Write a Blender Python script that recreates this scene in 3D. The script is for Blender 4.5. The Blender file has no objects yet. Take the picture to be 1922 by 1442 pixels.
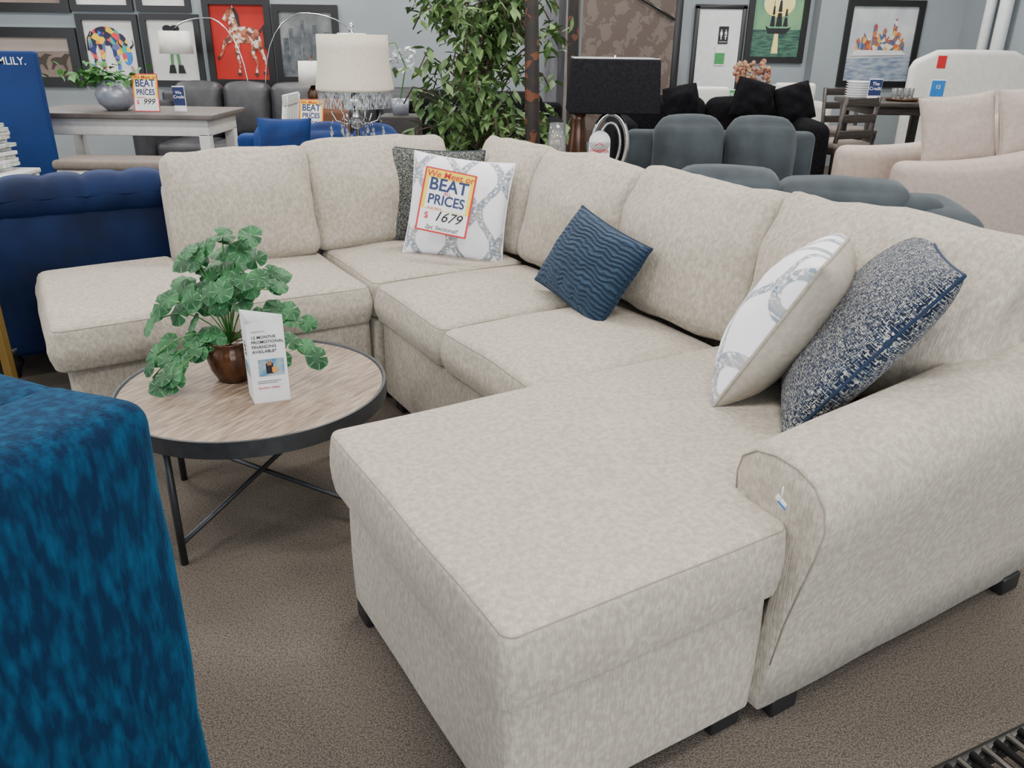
import bpy, bmesh, math, random
from mathutils import Vector, Matrix, Euler, noise
random.seed(7)
S=bpy.context.scene
COL=bpy.context.collection
R=math.radians
# ---------------------------------------------------------------- materials
def nd(nt,t,**k):
    n=nt.nodes.new(t)
    for a,b in k.items(): setattr(n,a,b)
    return n
def base_mat(name,col,rough=.6,metal=0,sheen=0,spec=.5):
    m=bpy.data.materials.new(name);m.use_nodes=True
    b=m.node_tree.nodes['Principled BSDF']
    b.inputs['Base Color'].default_value=(*col,1);b.inputs['Roughness'].default_value=rough;b.inputs['Metallic'].default_value=metal
    b.inputs['Specular IOR Level'].default_value=spec
    if sheen: b.inputs['Sheen Weight'].default_value=sheen;b.inputs['Sheen Roughness'].default_value=.4
    return m,m.node_tree,b
def M(name,col,rough=.6,metal=0,col2=None,scale=20,stretch=(1,1,1),bump=0,bscale=None,bstretch=None,sheen=0,spec=.5,lo=.35,hi=.65,detail=4,coord='Object',bdist=.002,tint=None):
    m,nt,b=base_mat(name,col,rough,metal,sheen,spec)
    if tint:b.inputs['Sheen Tint'].default_value=(*tint,1)
    L=nt.links
    tc=nd(nt,'ShaderNodeTexCoord')
    if col2 is None and not bump:
        col2=tuple(c*.9 for c in col)
    if col2 is not None:
        mp=nd(nt,'ShaderNodeMapping');mp.inputs['Scale'].default_value=stretch
        L.new(tc.outputs[coord],mp.inputs[0])
        n=nd(nt,'ShaderNodeTexNoise');n.inputs['Scale'].default_value=scale;n.inputs['Detail'].default_value=detail
        L.new(mp.outputs[0],n.inputs['Vector'])
        r=nd(nt,'ShaderNodeValToRGB');r.color_ramp.elements[0].position=lo;r.color_ramp.elements[1].position=hi
        r.color_ramp.elements[0].color=(*col,1);r.color_ramp.elements[1].color=(*col2,1)
        L.new(n.outputs[0],r.inputs[0]);L.new(r.outputs[0],b.inputs['Base Color'])
    if bump:
        mp=nd(nt,'ShaderNodeMapping');mp.inputs['Scale'].default_value=bstretch or stretch
        L.new(tc.outputs[coord],mp.inputs[0])
        n=nd(nt,'ShaderNodeTexNoise');n.inputs['Scale'].default_value=bscale or scale;n.inputs['Detail'].default_value=3
        L.new(mp.outputs[0],n.inputs['Vector'])
        bp=nd(nt,'ShaderNodeBump');bp.inputs['Strength'].default_value=bump;bp.inputs['Distance'].default_value=bdist
        L.new(n.outputs[0],bp.inputs['Height']);L.new(bp.outputs[0],b.inputs['Normal'])
    return m
def mth(nt,op,a,b=None,clamp=False):
    n=nd(nt,'ShaderNodeMath',operation=op,use_clamp=clamp)
    for i,v in enumerate((a,b)):
        if v is None: continue
        if isinstance(v,(int,float)): n.inputs[i].default_value=v
        else: nt.links.new(v,n.inputs[i])
    return n.outputs[0]
def mix(nt,f,a,b):
    n=nd(nt,'ShaderNodeMix',data_type='RGBA')
    if isinstance(f,(int,float)): n.inputs[0].default_value=f
    else: nt.links.new(f,n.inputs[0])
    for i,v in ((6,a),(7,b)):
        if isinstance(v,tuple): n.inputs[i].default_value=(*v,1)
        else: nt.links.new(v,n.inputs[i])
    return n.outputs[2]
def noise_n(nt,vec,scale,stretch=(1,1,1),detail=3,dist=0):
    mp=nd(nt,'ShaderNodeMapping');mp.inputs['Scale'].default_value=stretch;nt.links.new(vec,mp.inputs[0])
    n=nd(nt,'ShaderNodeTexNoise');n.inputs['Scale'].default_value=scale;n.inputs['Detail'].default_value=detail;n.inputs['Distortion'].default_value=dist
    nt.links.new(mp.outputs[0],n.inputs['Vector']);return n.outputs[0]
def step(nt,v,lo,hi):
    n=nd(nt,'ShaderNodeMapRange');n.inputs[1].default_value=lo;n.inputs[2].default_value=hi;nt.links.new(v,n.inputs[0]);return n.outputs[0]

def fabric_mat(name,c1,c2,c3):
    m,nt,b=base_mat(name,c1,.95,0,.12,.12)
    tc=nd(nt,'ShaderNodeTexCoord').outputs['Object']
    big=noise_n(nt,tc,7,(1,1,1),3)
    thr=noise_n(nt,tc,50,(6,6,.5),2)
    spk=noise_n(nt,tc,70,(1,1,.8),7)
    c=mix(nt,step(nt,spk,.38,.62),c1,c2)
    c=mix(nt,mth(nt,'MULTIPLY',step(nt,thr,.46,.62),.5),c,c3)
    c=mix(nt,mth(nt,'MULTIPLY',step(nt,big,.4,.7),.15),c,c3)
    nt.links.new(c,b.inputs['Base Color'])
    bp=nd(nt,'ShaderNodeBump');bp.inputs['Strength'].default_value=.8;bp.inputs['Distance'].default_value=.003
    h=mth(nt,'ADD',thr,mth(nt,'MULTIPLY',spk,.6))
    nt.links.new(h,bp.inputs['Height']);nt.links.new(bp.outputs[0],b.inputs['Normal'])
    return m
BEIGE=fabric_mat('beige_chenille',(.365,.322,.262),(.49,.44,.368),(.30,.262,.212))
SEAM=M('beige_seam',(.27,.235,.19),.95)
BLACKLEG=M('black_foot',(.012,.012,.014),.4)
def tweed_mat(name,dark,light,mid):
    m,nt,b=base_mat(name,dark,.95,0,.1,.2)
    uv=nd(nt,'ShaderNodeTexCoord').outputs['UV']
    a=noise_n(nt,uv,16,(1.8,16,1),3,.3);c=noise_n(nt,uv,16,(16,1.8,1),3,.3);e=noise_n(nt,uv,12,(2,2,1),3)
    col=mix(nt,step(nt,e,.42,.6),dark,mid)
    col=mix(nt,step(nt,a,.54,.58),col,light)
    col=mix(nt,step(nt,c,.555,.59),col,light)
    k=noise_n(nt,uv,15,(22,3,1),2,.3);col=mix(nt,step(nt,k,.53,.57),col,dark)
    k=noise_n(nt,uv,16,(3,22,1),2,.3);col=mix(nt,step(nt,k,.53,.57),col,dark)
    nt.links.new(col,b.inputs['Base Color'])
    bp=nd(nt,'ShaderNodeBump');bp.inputs['Strength'].default_value=.6;bp.inputs['Distance'].default_value=.003
    nt.links.new(mth(nt,'ADD',a,c),bp.inputs['Height']);nt.links.new(bp.outputs[0],b.inputs['Normal'])
    return m
TWEED_NAVY=tweed_mat('navy_tweed',(.008,.014,.035),(.58,.57,.50),(.025,.048,.095))
TWEED_GREY=tweed_mat('grey_tweed',(.012,.016,.02),(.42,.40,.34),(.05,.065,.075))
def ogee_mat():
    m,nt,b=base_mat('ogee_print',(.8,.8,.82),.85,0,.1,.3)
    uv=nd(nt,'ShaderNodeTexCoord').outputs['UV']
    sp=nd(nt,'ShaderNodeSeparateXYZ');nt.links.new(uv,sp.inputs[0])
    x=mth(nt,'MULTIPLY',sp.outputs[0],2.3);sn=mth(nt,'MULTIPLY',mth(nt,'SINE',mth(nt,'MULTIPLY',sp.outputs[1],2*math.pi*1.55)),.21)
    masks=[]
    for sg in (1,-1):
        v=mth(nt,'ADD',x,mth(nt,'MULTIPLY',sn,sg))
        d=mth(nt,'ABSOLUTE',mth(nt,'SUBTRACT',mth(nt,'FRACT',mth(nt,'ADD',v,.12 if sg>0 else .62)),.5))
        masks.append(step(nt,d,.105,.085))
    k=mth(nt,'MAXIMUM',masks[0],masks[1])
    n=noise_n(nt,uv,34,(1,1,1),6);n2=noise_n(nt,uv,9,(1,1,1),4)
    g=mix(nt,step(nt,n2,.42,.58),(.36,.37,.37),(.20,.25,.31));g=mix(nt,step(nt,n2,.60,.66),g,(.42,.37,.24));g=mix(nt,step(nt,n2,.36,.30),g,(.06,.14,.28))
    k=mth(nt,'MULTIPLY',k,step(nt,n,.34,.50))
    nt.links.new(mix(nt,k,(.80,.80,.86),g),b.inputs['Base Color'])
    return m
OGEE=ogee_mat()
PLAINGREY=M('pillow_back_linen',(.37,.33,.275),.95,col2=(.31,.275,.225),scale=60,bump=.3)
def ripple_mat():
    m,nt,b=base_mat('ripple_velvet',(.02,.08,.16),.7,0,.25,.2)
    b.inputs['Sheen Tint'].default_value=(.2,.32,.5,1)
    uv=nd(nt,'ShaderNodeTexCoord').outputs['UV']
    w=nd(nt,'ShaderNodeTexWave',bands_direction='Y');w.inputs['Scale'].default_value=8;w.inputs['Distortion'].default_value=9;w.inputs['Detail'].default_value=2.5;w.inputs['Detail Scale'].default_value=.7
    nt.links.new(uv,w.inputs[0])
    nt.links.new(mix(nt,w.outputs[1],(.006,.015,.032),(.020,.044,.080)),b.inputs['Base Color'])
    bp=nd(nt,'ShaderNodeBump');bp.inputs['Strength'].default_value=.9;bp.inputs['Distance'].default_value=.007
    nt.links.new(w.outputs[1],bp.inputs['Height']);nt.links.new(bp.outputs[0],b.inputs['Normal'])
    return m
RIPPLE=ripple_mat()
def carpet():
    m,nt,b=base_mat('carpet',(.2,.17,.14),1,0,0,.1)
    tc=nd(nt,'ShaderNodeTexCoord').outputs['Object']
    a=noise_n(nt,tc,280,(1,1,1),2);c=noise_n(nt,tc,1.2,(1,1,1),3);e=noise_n(nt,tc,130,(1,1,1),2)
    col=mix(nt,step(nt,a,.38,.62),(.066,.054,.045),(.185,.158,.131))
    col=mix(nt,mth(nt,'MULTIPLY',step(nt,e,.52,.68),.7),col,(.055,.046,.039))
    col=mix(nt,mth(nt,'MULTIPLY',step(nt,c,.4,.65),.25),col,(.09,.077,.065))
    nt.links.new(col,b.inputs['Base Color'])
    bp=nd(nt,'ShaderNodeBump');bp.inputs['Strength'].default_value=.6;bp.inputs['Distance'].default_value=.005
    nt.links.new(a,bp.inputs['Height']);nt.links.new(bp.outputs[0],b.inputs['Normal'])
    return m
CARPET=carpet()
WALL=M('wall_paint',(.27,.305,.325),.85,col2=(.25,.28,.30),scale=2)
CEIL=M('ceiling_paint',(.6,.6,.6),.9)
BLUECHEN=M('blue_chenille',(.001,.012,.038),.85,col2=(.004,.048,.105),scale=60,stretch=(1,1,.3),lo=.42,hi=.70,bump=.6,bscale=120,bstretch=(2,2,.4),sheen=.2,detail=8,bdist=.004,spec=.12,tint=(.05,.38,.75))
BLUEVEL=M('blue_velvet',(.001,.006,.028),.7,col2=(.003,.013,.058),scale=5,sheen=.2,spec=.2,tint=(.05,.15,.55))
ROYAL=M('royal_velvet',(.002,.014,.075),.7,col2=(.004,.03,.14),scale=6,sheen=.3,spec=.2,tint=(.05,.2,.8))
GREYM=M('slate_microfibre',(.042,.050,.056),.9,col2=(.058,.069,.076),scale=7,sheen=.18,spec=.15,tint=(.55,.6,.65))
FUR=M('black_fur',(.0015,.0015,.0025),.9,col2=(.009,.009,.011),scale=45,stretch=(3,3,1),bump=1,bscale=70,bdist=.01,spec=.1)
LEATHER=M('dark_leather',(.02,.02,.023),.5,col2=(.035,.035,.04),scale=10)
BLUSH=M('blush_linen',(.46,.38,.33),.9,col2=(.40,.33,.285),scale=30,bump=.3)
WHITEF=M('white_upholstery',(.66,.64,.60),.85,col2=(.60,.58,.54),scale=20)
DARKWOOD=M('dark_wood',(.022,.017,.014),.45,col2=(.045,.036,.03),scale=8,stretch=(1,8,8))
TAUPE=M('taupe_seat',(.20,.165,.14),.9,col2=(.165,.14,.12),scale=40)
WHITEWOOD=M('white_wood',(.60,.59,.56),.5)
GREYWOOD=M('grey_wood_top',(.08,.068,.06),.45,col2=(.13,.11,.10),scale=6,stretch=(1,10,1))
BLACK=M('black_frame',(.008,.0075,.008),.35)
BLACKFAB=M('black_shade',(.008,.008,.010),.95,col2=(.014,.014,.016),scale=80,spec=.1)
CHROME=M('chrome',(.75,.75,.76),.15,1)
GOLD=M('brushed_gold',(.62,.42,.14),.3,1)
GUN=M('gunmetal',(.055,.058,.065),.45,.7,col2=(.07,.073,.08),scale=30)
SHADE=M('cream_linen_shade',(.62,.56,.46),.9,col2=(.56,.50,.41),scale=60)
WSHADE=M('white_shade',(.78,.76,.70),.9)
WHITE=M('white_card',(.80,.80,.81),.6)
PLASTIC=M('white_plastic',(.74,.75,.76),.4)
RED=M('sign_red',(.55,.008,.012),.5)
YEL=M('sign_yellow',(.85,.62,.02),.5)
NAVY=M('sign_navy',(.008,.02,.10),.5)
INK=M('black_ink',(.006,.006,.008),.6)
GREYINK=M('grey_ink',(.12,.12,.13),.6)
NAVYBOARD=M('navy_board',(.004,.022,.10),.6,col2=(.005,.028,.12),scale=3,spec=.2)
GREEN=M('sign_green',(.04,.28,.08),.5)
BRONZE=M('brown_glaze',(.045,.018,.008),.25,.3,col2=(.10,.04,.016),scale=12,stretch=(4,4,1))
SILVER=M('silver_glaze',(.30,.32,.36),.3,.3,col2=(.22,.24,.29),scale=14)
TERRA=M('basket',(.10,.06,.03),.8,col2=(.18,.11,.06),scale=40)
BARK=M('bark',(.04,.025,.015),.8,col2=(.08,.05,.03),scale=30)
SKYB=M('sign_blue',(.015,.17,.5),.5)
def glass(name,col=(.95,.97,.98),r=.05):
    m,nt,b=base_mat(name,col,r);b.inputs['Transmission Weight'].default_value=.9;return m
GLASS=glass('clear_glass');
def sheer():
    m,nt,b=base_mat('beaded_sheer',(.5,.52,.55),.4)
    tc=nd(nt,'ShaderNodeTexCoord').outputs['Object']
    n=noise_n(nt,tc,160,(1,1,.2),2)
    nt.links.new(mth(nt,'MULTIPLY',step(nt,n,.42,.62),.7),b.inputs['Alpha']);return m
SHEER=sheer()
def woodtop():
    m,nt,b=base_mat('oak_top',(.42,.29,.19),.5)
    tc=nd(nt,'ShaderNodeTexCoord').outputs['Object']
    mp=nd(nt,'ShaderNodeMapping');mp.inputs['Rotation'].default_value=(0,0,R(-62));nt.links.new(tc,mp.inputs[0])
    a=noise_n(nt,mp.outputs[0],9,(1.2,9,1),6,.8);c=noise_n(nt,mp.outputs[0],30,(1,14,1),3);br=nd(nt,'ShaderNodeTexBrick')
    br.inputs['Scale'].default_value=1;br.inputs['Brick Width'].default_value=3;br.inputs['Row Height'].default_value=.11;br.inputs['Mortar Size'].default_value=.0012
    br.inputs['Color1'].default_value=(.88,.88,.88,1);br.inputs['Color2'].default_value=(1,1,1,1);br.inputs['Mortar'].default_value=(.45,.45,.45,1)
    nt.links.new(mp.outputs[0],br.inputs[0])
    col=mix(nt,step(nt,a,.35,.65),(.155,.105,.072),(.35,.265,.19));col=mix(nt,mth(nt,'MULTIPLY',step(nt,c,.5,.65),.55),col,(.12,.082,.058))
    mx=nd(nt,'ShaderNodeMix',data_type='RGBA',blend_type='MULTIPLY');mx.inputs[0].default_value=1;nt.links.new(col,mx.inputs[6]);nt.links.new(br.outputs[0],mx.inputs[7])
    nt.links.new(mx.outputs[2],b.inputs['Base Color']);return m
OAK=woodtop()
def leaf_mat(name,dark,light,vein,nv=7):
    m,nt,b=base_mat(name,dark,.5,0,0,.3)
    uv=nd(nt,'ShaderNodeTexCoord').outputs['UV'];sp=nd(nt,'ShaderNodeSeparateXYZ');nt.links.new(uv,sp.inputs[0])
    s=mth(nt,'ABSOLUTE',mth(nt,'SINE',mth(nt,'MULTIPLY',sp.outputs[0],math.pi*nv)))
    v=step(nt,s,.20,.04)
    tc=nd(nt,'ShaderNodeTexCoord').outputs['Object'];n=noise_n(nt,tc,14,(1,1,1),2)
    col=mix(nt,step(nt,n,.4,.6),dark,light);col=mix(nt,mth(nt,'MULTIPLY',v,.75),col,vein)
    rim=step(nt,sp.outputs[1],.85,1.0);col=mix(nt,mth(nt,'MULTIPLY',rim,.5),col,light)
    nt.links.new(col,b.inputs['Base Color']);return m
BEGON=leaf_mat('round_leaf',(.007,.055,.016),(.035,.15,.05),(.18,.35,.18))
FICUS=M('ficus_leaf',(.04,.09,.025),.55,col2=(.17,.28,.09),scale=9)
HERB=M('green_leaf',(.02,.11,.015),.5,col2=(.06,.21,.035),scale=9)
def damask():
    m,nt,b=base_mat('brown_damask',(.1,.08,.07),.95,spec=.1)
    tc=nd(nt,'ShaderNodeTexCoord').outputs['Object'];sp=nd(nt,'ShaderNodeSeparateXYZ');nt.links.new(tc,sp.inputs[0])
    n=noise_n(nt,tc,7,(1,1,1),3,1.5)
    a=mth(nt,'SINE',mth(nt,'ADD',mth(nt,'MULTIPLY',sp.outputs[0],22),mth(nt,'MULTIPLY',n,7)))
    c=mth(nt,'SINE',mth(nt,'ADD',mth(nt,'MULTIPLY',sp.outputs[2],17),mth(nt,'MULTIPLY',n,9)))
    k=step(nt,mth(nt,'MULTIPLY',a,c),.08,.16)
    nt.links.new(mix(nt,k,(.115,.09,.078),(.155,.127,.111)),b.inputs['Base Color']);return m
DAMASK=damask()
def voron(name,cols,scale=9):
    m,nt,b=base_mat(name,cols[0],.7)
    tc=nd(nt,'ShaderNodeTexCoord').outputs['Object'];v=nd(nt,'ShaderNodeTexVoronoi');v.inputs['Scale'].default_value=scale;nt.links.new(tc,v.inputs[0])
    s=nd(nt,'ShaderNodeSeparateXYZ');nt.links.new(v.outputs['Color'],s.inputs[0])
    r=nd(nt,'ShaderNodeValToRGB');r.color_ramp.interpolation='CONSTANT';e=r.color_ramp.elements
    while len(e)<len(cols): e.new(1)
    for i,c in enumerate(cols): e[i].position=i/len(cols);e[i].color=(*c,1)
    nt.links.new(s.outputs[0],r.inputs[0]);nt.links.new(r.outputs[0],b.inputs['Base Color']);return m
# ---------------------------------------------------------------- mesh helpers
def T(name,label,cat,loc=(0,0,0),rz=0,group=None,rot=None):
    e=bpy.data.objects.new(name,None);COL.objects.link(e);e.empty_display_size=.1
    e.location=loc;e.rotation_euler=rot if rot else (0,0,R(rz))
    e['label']=label;e['category']=cat
    if group:e['group']=group
    return e
def tag(o,label,cat,group=None):
    o['label']=label;o['category']=cat
    if group:o['group']=group
    return o
def mo(name,vs,fs,mat,parent=None,smooth=True,loc=None,rot=None,uvs=None,mats=None,mi=None):
    me=bpy.data.meshes.new(name);me.from_pydata([tuple(v) for v in vs],[],fs);me.update()
    for mm in (mats or [mat]): me.materials.append(mm)
    if mi:
        for p,i in zip(me.polygons,mi): p.material_index=i
    if smooth:
        for p in me.polygons:p.use_smooth=True
    if uvs:
        l=me.uv_layers.new(name='UVMap')
        for p in me.polygons:
            for li,vi in zip(p.loop_indices,p.vertices): l.data[li].uv=uvs[vi]
    o=bpy.data.objects.new(name,me);COL.objects.link(o)
    if parent:o.parent=parent
    if loc:o.location=loc
    if rot:o.rotation_euler=tuple(R(a) for a in rot)
    return o
def rbox(name,c,size,r,mat,parent=None,rot=None,n=3,puff=(0,0,0),wr=0,deform=None,sharp=False,wf=5):
    h=[s/2 for s in size];r=min(r,min(h)*.999)
    def ax(H):
        a=[-H,-H+r*.22,-H+r*.6,-H+r];inner=H-r
        if r<.008:a=[-H,-H+r]
        k=max(1,n)
        if inner>1e-4:
            a+=[-inner+2*inner*i/k for i in range(1,k)]
        b=[-x for x in a[:(4 if r>=.008 else 2)]]
        a+=sorted(b);out=[]
        for x in sorted(a):
            if not out or abs(x-out[-1])>1e-6: out.append(x)
        return out
    A=[ax(H) for H in h];idx={};vs=[];fs=[]
    def vid(p):
        k=tuple(round(x,6) for x in p)
        if k not in idx:
            idx[k]=len(vs);vs.append(Vector(p))
        return idx[k]
    for d in range(3):
        e,f=(d+1)%3,(d+2)%3
        for sg in (-1,1):
            for i in range(len(A[e])-1):
                for j in range(len(A[f])-1):
                    q=[]
                    for (a,b) in ((i,j),(i+1,j),(i+1,j+1),(i,j+1)):
                        p=[0,0,0];p[d]=sg*h[d];p[e]=A[e][a];p[f]=A[f][b];q.append(vid(p))
                    if sg<0:q.reverse()
                    fs.append(q)
    out=[]
    for p in vs:
        q=Vector([max(-(h[i]-r),min(h[i]-r,p[i])) for i in range(3)]);dv=p-q
        if dv.length>1e-9:p2=q+dv.normalized()*r
        else:p2=p.copy()
        t=[max(-1,min(1,p[i]/h[i])) for i in range(3)]
        for i in range(3):
            if puff[i]:
                j,k=(i+1)%3,(i+2)%3
                p2[i]+=puff[i]*t[i]*(1-t[j]**2)*(1-t[k]**2)
        if wr:
            nz=noise.noise(Vector(p2)*wf+Vector(c)*3)
            p2+=p2.normalized()*nz*wr
        if deform:p2=deform(p2,t)
        out.append(p2)
    return mo(name,out,fs,mat,parent,not sharp and r>=.004,loc=c,rot=rot)
def lathe(name,prof,mat,parent=None,loc=(0,0,0),seg=32,rot=None,smooth=True,flute=0,nf=0):
    vs=[];fs=[];n=len(prof)
    for i in range(seg):
        a=2*math.pi*i/seg;k=1+(flute*abs(math.sin(a*nf/2)) if flute else 0)
        for r,z in prof:vs.append((r*k*math.cos(a),r*k*math.sin(a),z))
    for i in range(seg):
        j=(i+1)%seg
        for q in range(n-1):fs.append((i*n+q,j*n+q,j*n+q+1,i*n+q+1))
    if prof[0][0]>1e-5:fs.append([i*n for i in range(seg)][::-1])
    if prof[-1][0]>1e-5:fs.append([i*n+n-1 for i in range(seg)])
    return mo(name,vs,fs,mat,parent,smooth,loc=loc,rot=rot)
def tube(name,pts,r,mat,parent=None,seg=8,closed=False,loc=None):
    P=[Vector(p) for p in pts];vs=[];fs=[];n=len(P);up=Vector((0,0,1));prev=None
    for i,p in enumerate(P):
        if closed:t=(P[(i+1)%n]-P[i-1])
        else:t=(P[min(i+1,n-1)]-P[max(i-1,0)])
        t.normalize()
        if prev is None:
            u=t.cross(up)
            if u.length<.1:u=t.cross(Vector((1,0,0)))
        else:u=prev-t*prev.dot(t)
        u.normalize();prev=u;w=t.cross(u)
        rr=r[i] if isinstance(r,(list,tuple)) else r
        for k in range(seg):
            a=2*math.pi*k/seg;vs.append(p+u*rr*math.cos(a)+w*rr*math.sin(a))
    m=n if closed else n-1
    for i in range(m):
        j=(i+1)%n
        for k in range(seg):
            l=(k+1)%seg;fs.append((i*seg+k,i*seg+l,j*seg+l,j*seg+k))
    if not closed:
        fs.append(list(range(seg))[::-1]);fs.append([(n-1)*seg+k for k in range(seg)])
    return mo(name,vs,fs,mat,parent,loc=loc)
def round_poly(P,rad,k=6,step_=.05):
    out=[];n=len(P)
    if not isinstance(rad,(list,tuple)):rad=[rad]*n
    for i in range(n):
        p=Vector(P[i]);a=Vector(P[i-1])-p;b=Vector(P[(i+1)%n])-p;a.normalize();b.normalize()
        ang=a.angle(b);d=rad[i]/math.tan(ang/2);c=p+(a+b).normalized()*(rad[i]/math.sin(ang/2))
        s=p+a*d-c;e=p+b*d-c
        for j in range(k+1):
            t=j/k
            v=s.normalized().slerp(e.normalized(),t)
            out.append(c+v*rad[i])
    res=[]
    for i in range(len(out)):
        a=out[i];b=out[(i+1)%len(out)];res.append(a);L=(b-a).length;m=int(L/step_)
        for j in range(1,m):res.append(a+(b-a)*j/m)
    return res
def poly_cushion(name,P,rad,z0,z1,r,crown,mat,parent,bulge=.008,wr=.002,cen=None,seams=True,rb=None):
    rb=rb or r
    O=round_poly(P,rad);n=len(O)
    N=[]
    for i in range(n):
        t=O[(i+1)%n]-O[i-1];N.append(Vector((t.y,-t.x)).normalized())
    cx=Vector(cen) if cen else sum((o for o in O),Vector((0,0)))/n
    x0=min(o.x for o in O);x1=max(o.x for o in O);y0=min(o.y for o in O);y1=max(o.y for o in O)
    def F(x,y,z):
        a=(2*x-x0-x1)/(x1-x0);b=(2*y-y0-y1)/(y1-y0)
        k=max(0,1-a*a)*max(0,1-b*b)
        return crown*k**.6*max(0,(z-z0)/(z1-z0))**2
    prof=[(-rb*1.5-.01,z0),(-rb,z0+rb*.02)]
    for k in range(1,4):
        a=math.pi/2*k/4;prof.append((-rb+rb*math.sin(a),z0+rb-rb*math.cos(a)))
    zz=[z0+rb+(z1-z0-r-rb)*k/4 for k in range(5)]
    for k,z in enumerate(zz):prof.append((bulge*math.sin(math.pi*k/4),z))
    for k in range(1,4):
        a=math.pi/2*k/4;prof.append((-r+r*math.cos(a),z1-r+r*math.sin(a)))
    prof.append((-r,z1))
    vs=[];fs=[]
    def nzv(x,y,z):return wr*noise.noise(Vector((x*4,y*4,z*4)))*2
    for d,z in prof:
        for o,nn in zip(O,N):
            p=o+nn*d;w=nzv(p.x,p.y,z);vs.append((p.x+nn.x*w,p.y+nn.y*w,z+F(p.x,p.y,z)))
    rings=len(prof)
    base=[o+nn*(-r) for o,nn in zip(O,N)]
    ks=[.04,.1,.18,.28,.4,.52,.64,.76,.88]
    for k in ks:
        for b in base:
            p=b.lerp(cx,k);vs.append((p.x,p.y,z1+F(p.x,p.y,z1)+nzv(p.x,p.y,3)*1.5*min(1,k*5)))
    rt=rings+len(ks)
    for i in range(rt-1):
        for j in range(n):
            l=(j+1)%n;fs.append((i*n+j,i*n+l,(i+1)*n+l,(i+1)*n+j))
    vs.append((cx.x,cx.y,z1+F(cx.x,cx.y,z1)+nzv(cx.x,cx.y,3)*1.5));c=len(vs)-1
    for j in range(n):fs.append(((rt-1)*n+j,(rt-1)*n+(j+1)%n,c))
    fs.append([j for j in range(n)][::-1])
    ob=mo(name,vs,fs,mat,parent)
    if seams:
        q=r*.29
        pts=[]
        for o,nn in zip(O,N):
            x,y=o.x-nn.x*q,o.y-nn.y*q;w=nzv(x,y,z1-q)
            pts.append((x+nn.x*w,y+nn.y*w,z1-q+F(x,y,z1-q)))
        tube('piping_seam',pts,.0015,SEAM,ob,6,True)
    return ob
def text(body,size,mat,parent,loc,rot=(0,0,0),name='lettering',bold=0,shear=0,ax='CENTER',sx=1,space=1,lsp=1):
    c=bpy.data.curves.new(name,'FONT');c.body=body;c.size=size;c.align_x=ax;c.align_y='CENTER';c.extrude=.0004;c.offset=bold;c.shear=shear;c.space_character=space;c.space_line=lsp
    o=bpy.data.objects.new('tmp',c);COL.objects.link(o);dg=bpy.context.evaluated_depsgraph_get()
    me=bpy.data.meshes.new_from_object(o.evaluated_get(dg));bpy.data.objects.remove(o);me.materials.clear();me.materials.append(mat)
    ob=bpy.data.objects.new(name,me);COL.objects.link(ob);ob.parent=parent;ob.location=loc;ob.rotation_euler=tuple(R(a) for a in rot);ob.scale=(sx,1,1)
    return ob
def struct(o):o['kind']='structure';return o
def plane(name,vs,mat):return struct(mo(name,vs,[(0,1,2,3)],mat,smooth=False))
# ---------------------------------------------------------------- camera
cam=bpy.data.cameras.new('camera');co=bpy.data.objects.new('camera',cam);COL.objects.link(co);S.camera=co
cam.sensor_width=36;cam.lens=1506/1922*36;cam.clip_start=.05;cam.clip_end=100
th=R(23.2);rl=R(-.81)
Rv=Vector((1,0,0));Uv=Vector((0,math.sin(th),math.cos(th)));Fv=Vector((0,math.cos(th),-math.sin(th)))
cx_=Rv*math.cos(rl)-Uv*math.sin(rl);cy_=Rv*math.sin(rl)+Uv*math.cos(rl)
m3=Matrix((cx_,cy_,-Fv)).transposed();co.matrix_world=Matrix.Translation((0,0,1.448))@m3.to_4x4()
# ---------------------------------------------------------------- room
H=3.6
plane('floor',[(-9,-4,0),(5.4,-4,0),(5.4,11,0),(-9,11,0)],CARPET)
plane('ceiling',[(-9,-4,H),(-9,11,H),(5.4,11,H),(5.4,-4,H)],CEIL)
def wallbox(name,x0,x1,y0,y1,z1=H):
    return struct(rbox(name,((x0+x1)/2,(y0+y1)/2,z1/2),(x1-x0,y1-y0,z1),.001,WALL,n=1,sharp=True))
wallbox('wall_back',-9,.35,9.5,9.6)
wallbox('wall_alcove_side',.25,.35,9.6,11.05)
wallbox('wall_alcove',.35,3.66,10.95,11.05)
wallbox('wall_pier',3.66,5.4,10.7,11.05)
wallbox('wall_right',5.4,5.5,-4,11.05)
wallbox('wall_left',-9.1,-9,-4,9.6)
struct(rbox('baseboard_back',(-4.3,9.49,.05),(9.2,.02,.1),.002,WHITEWOOD,n=1))
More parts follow.
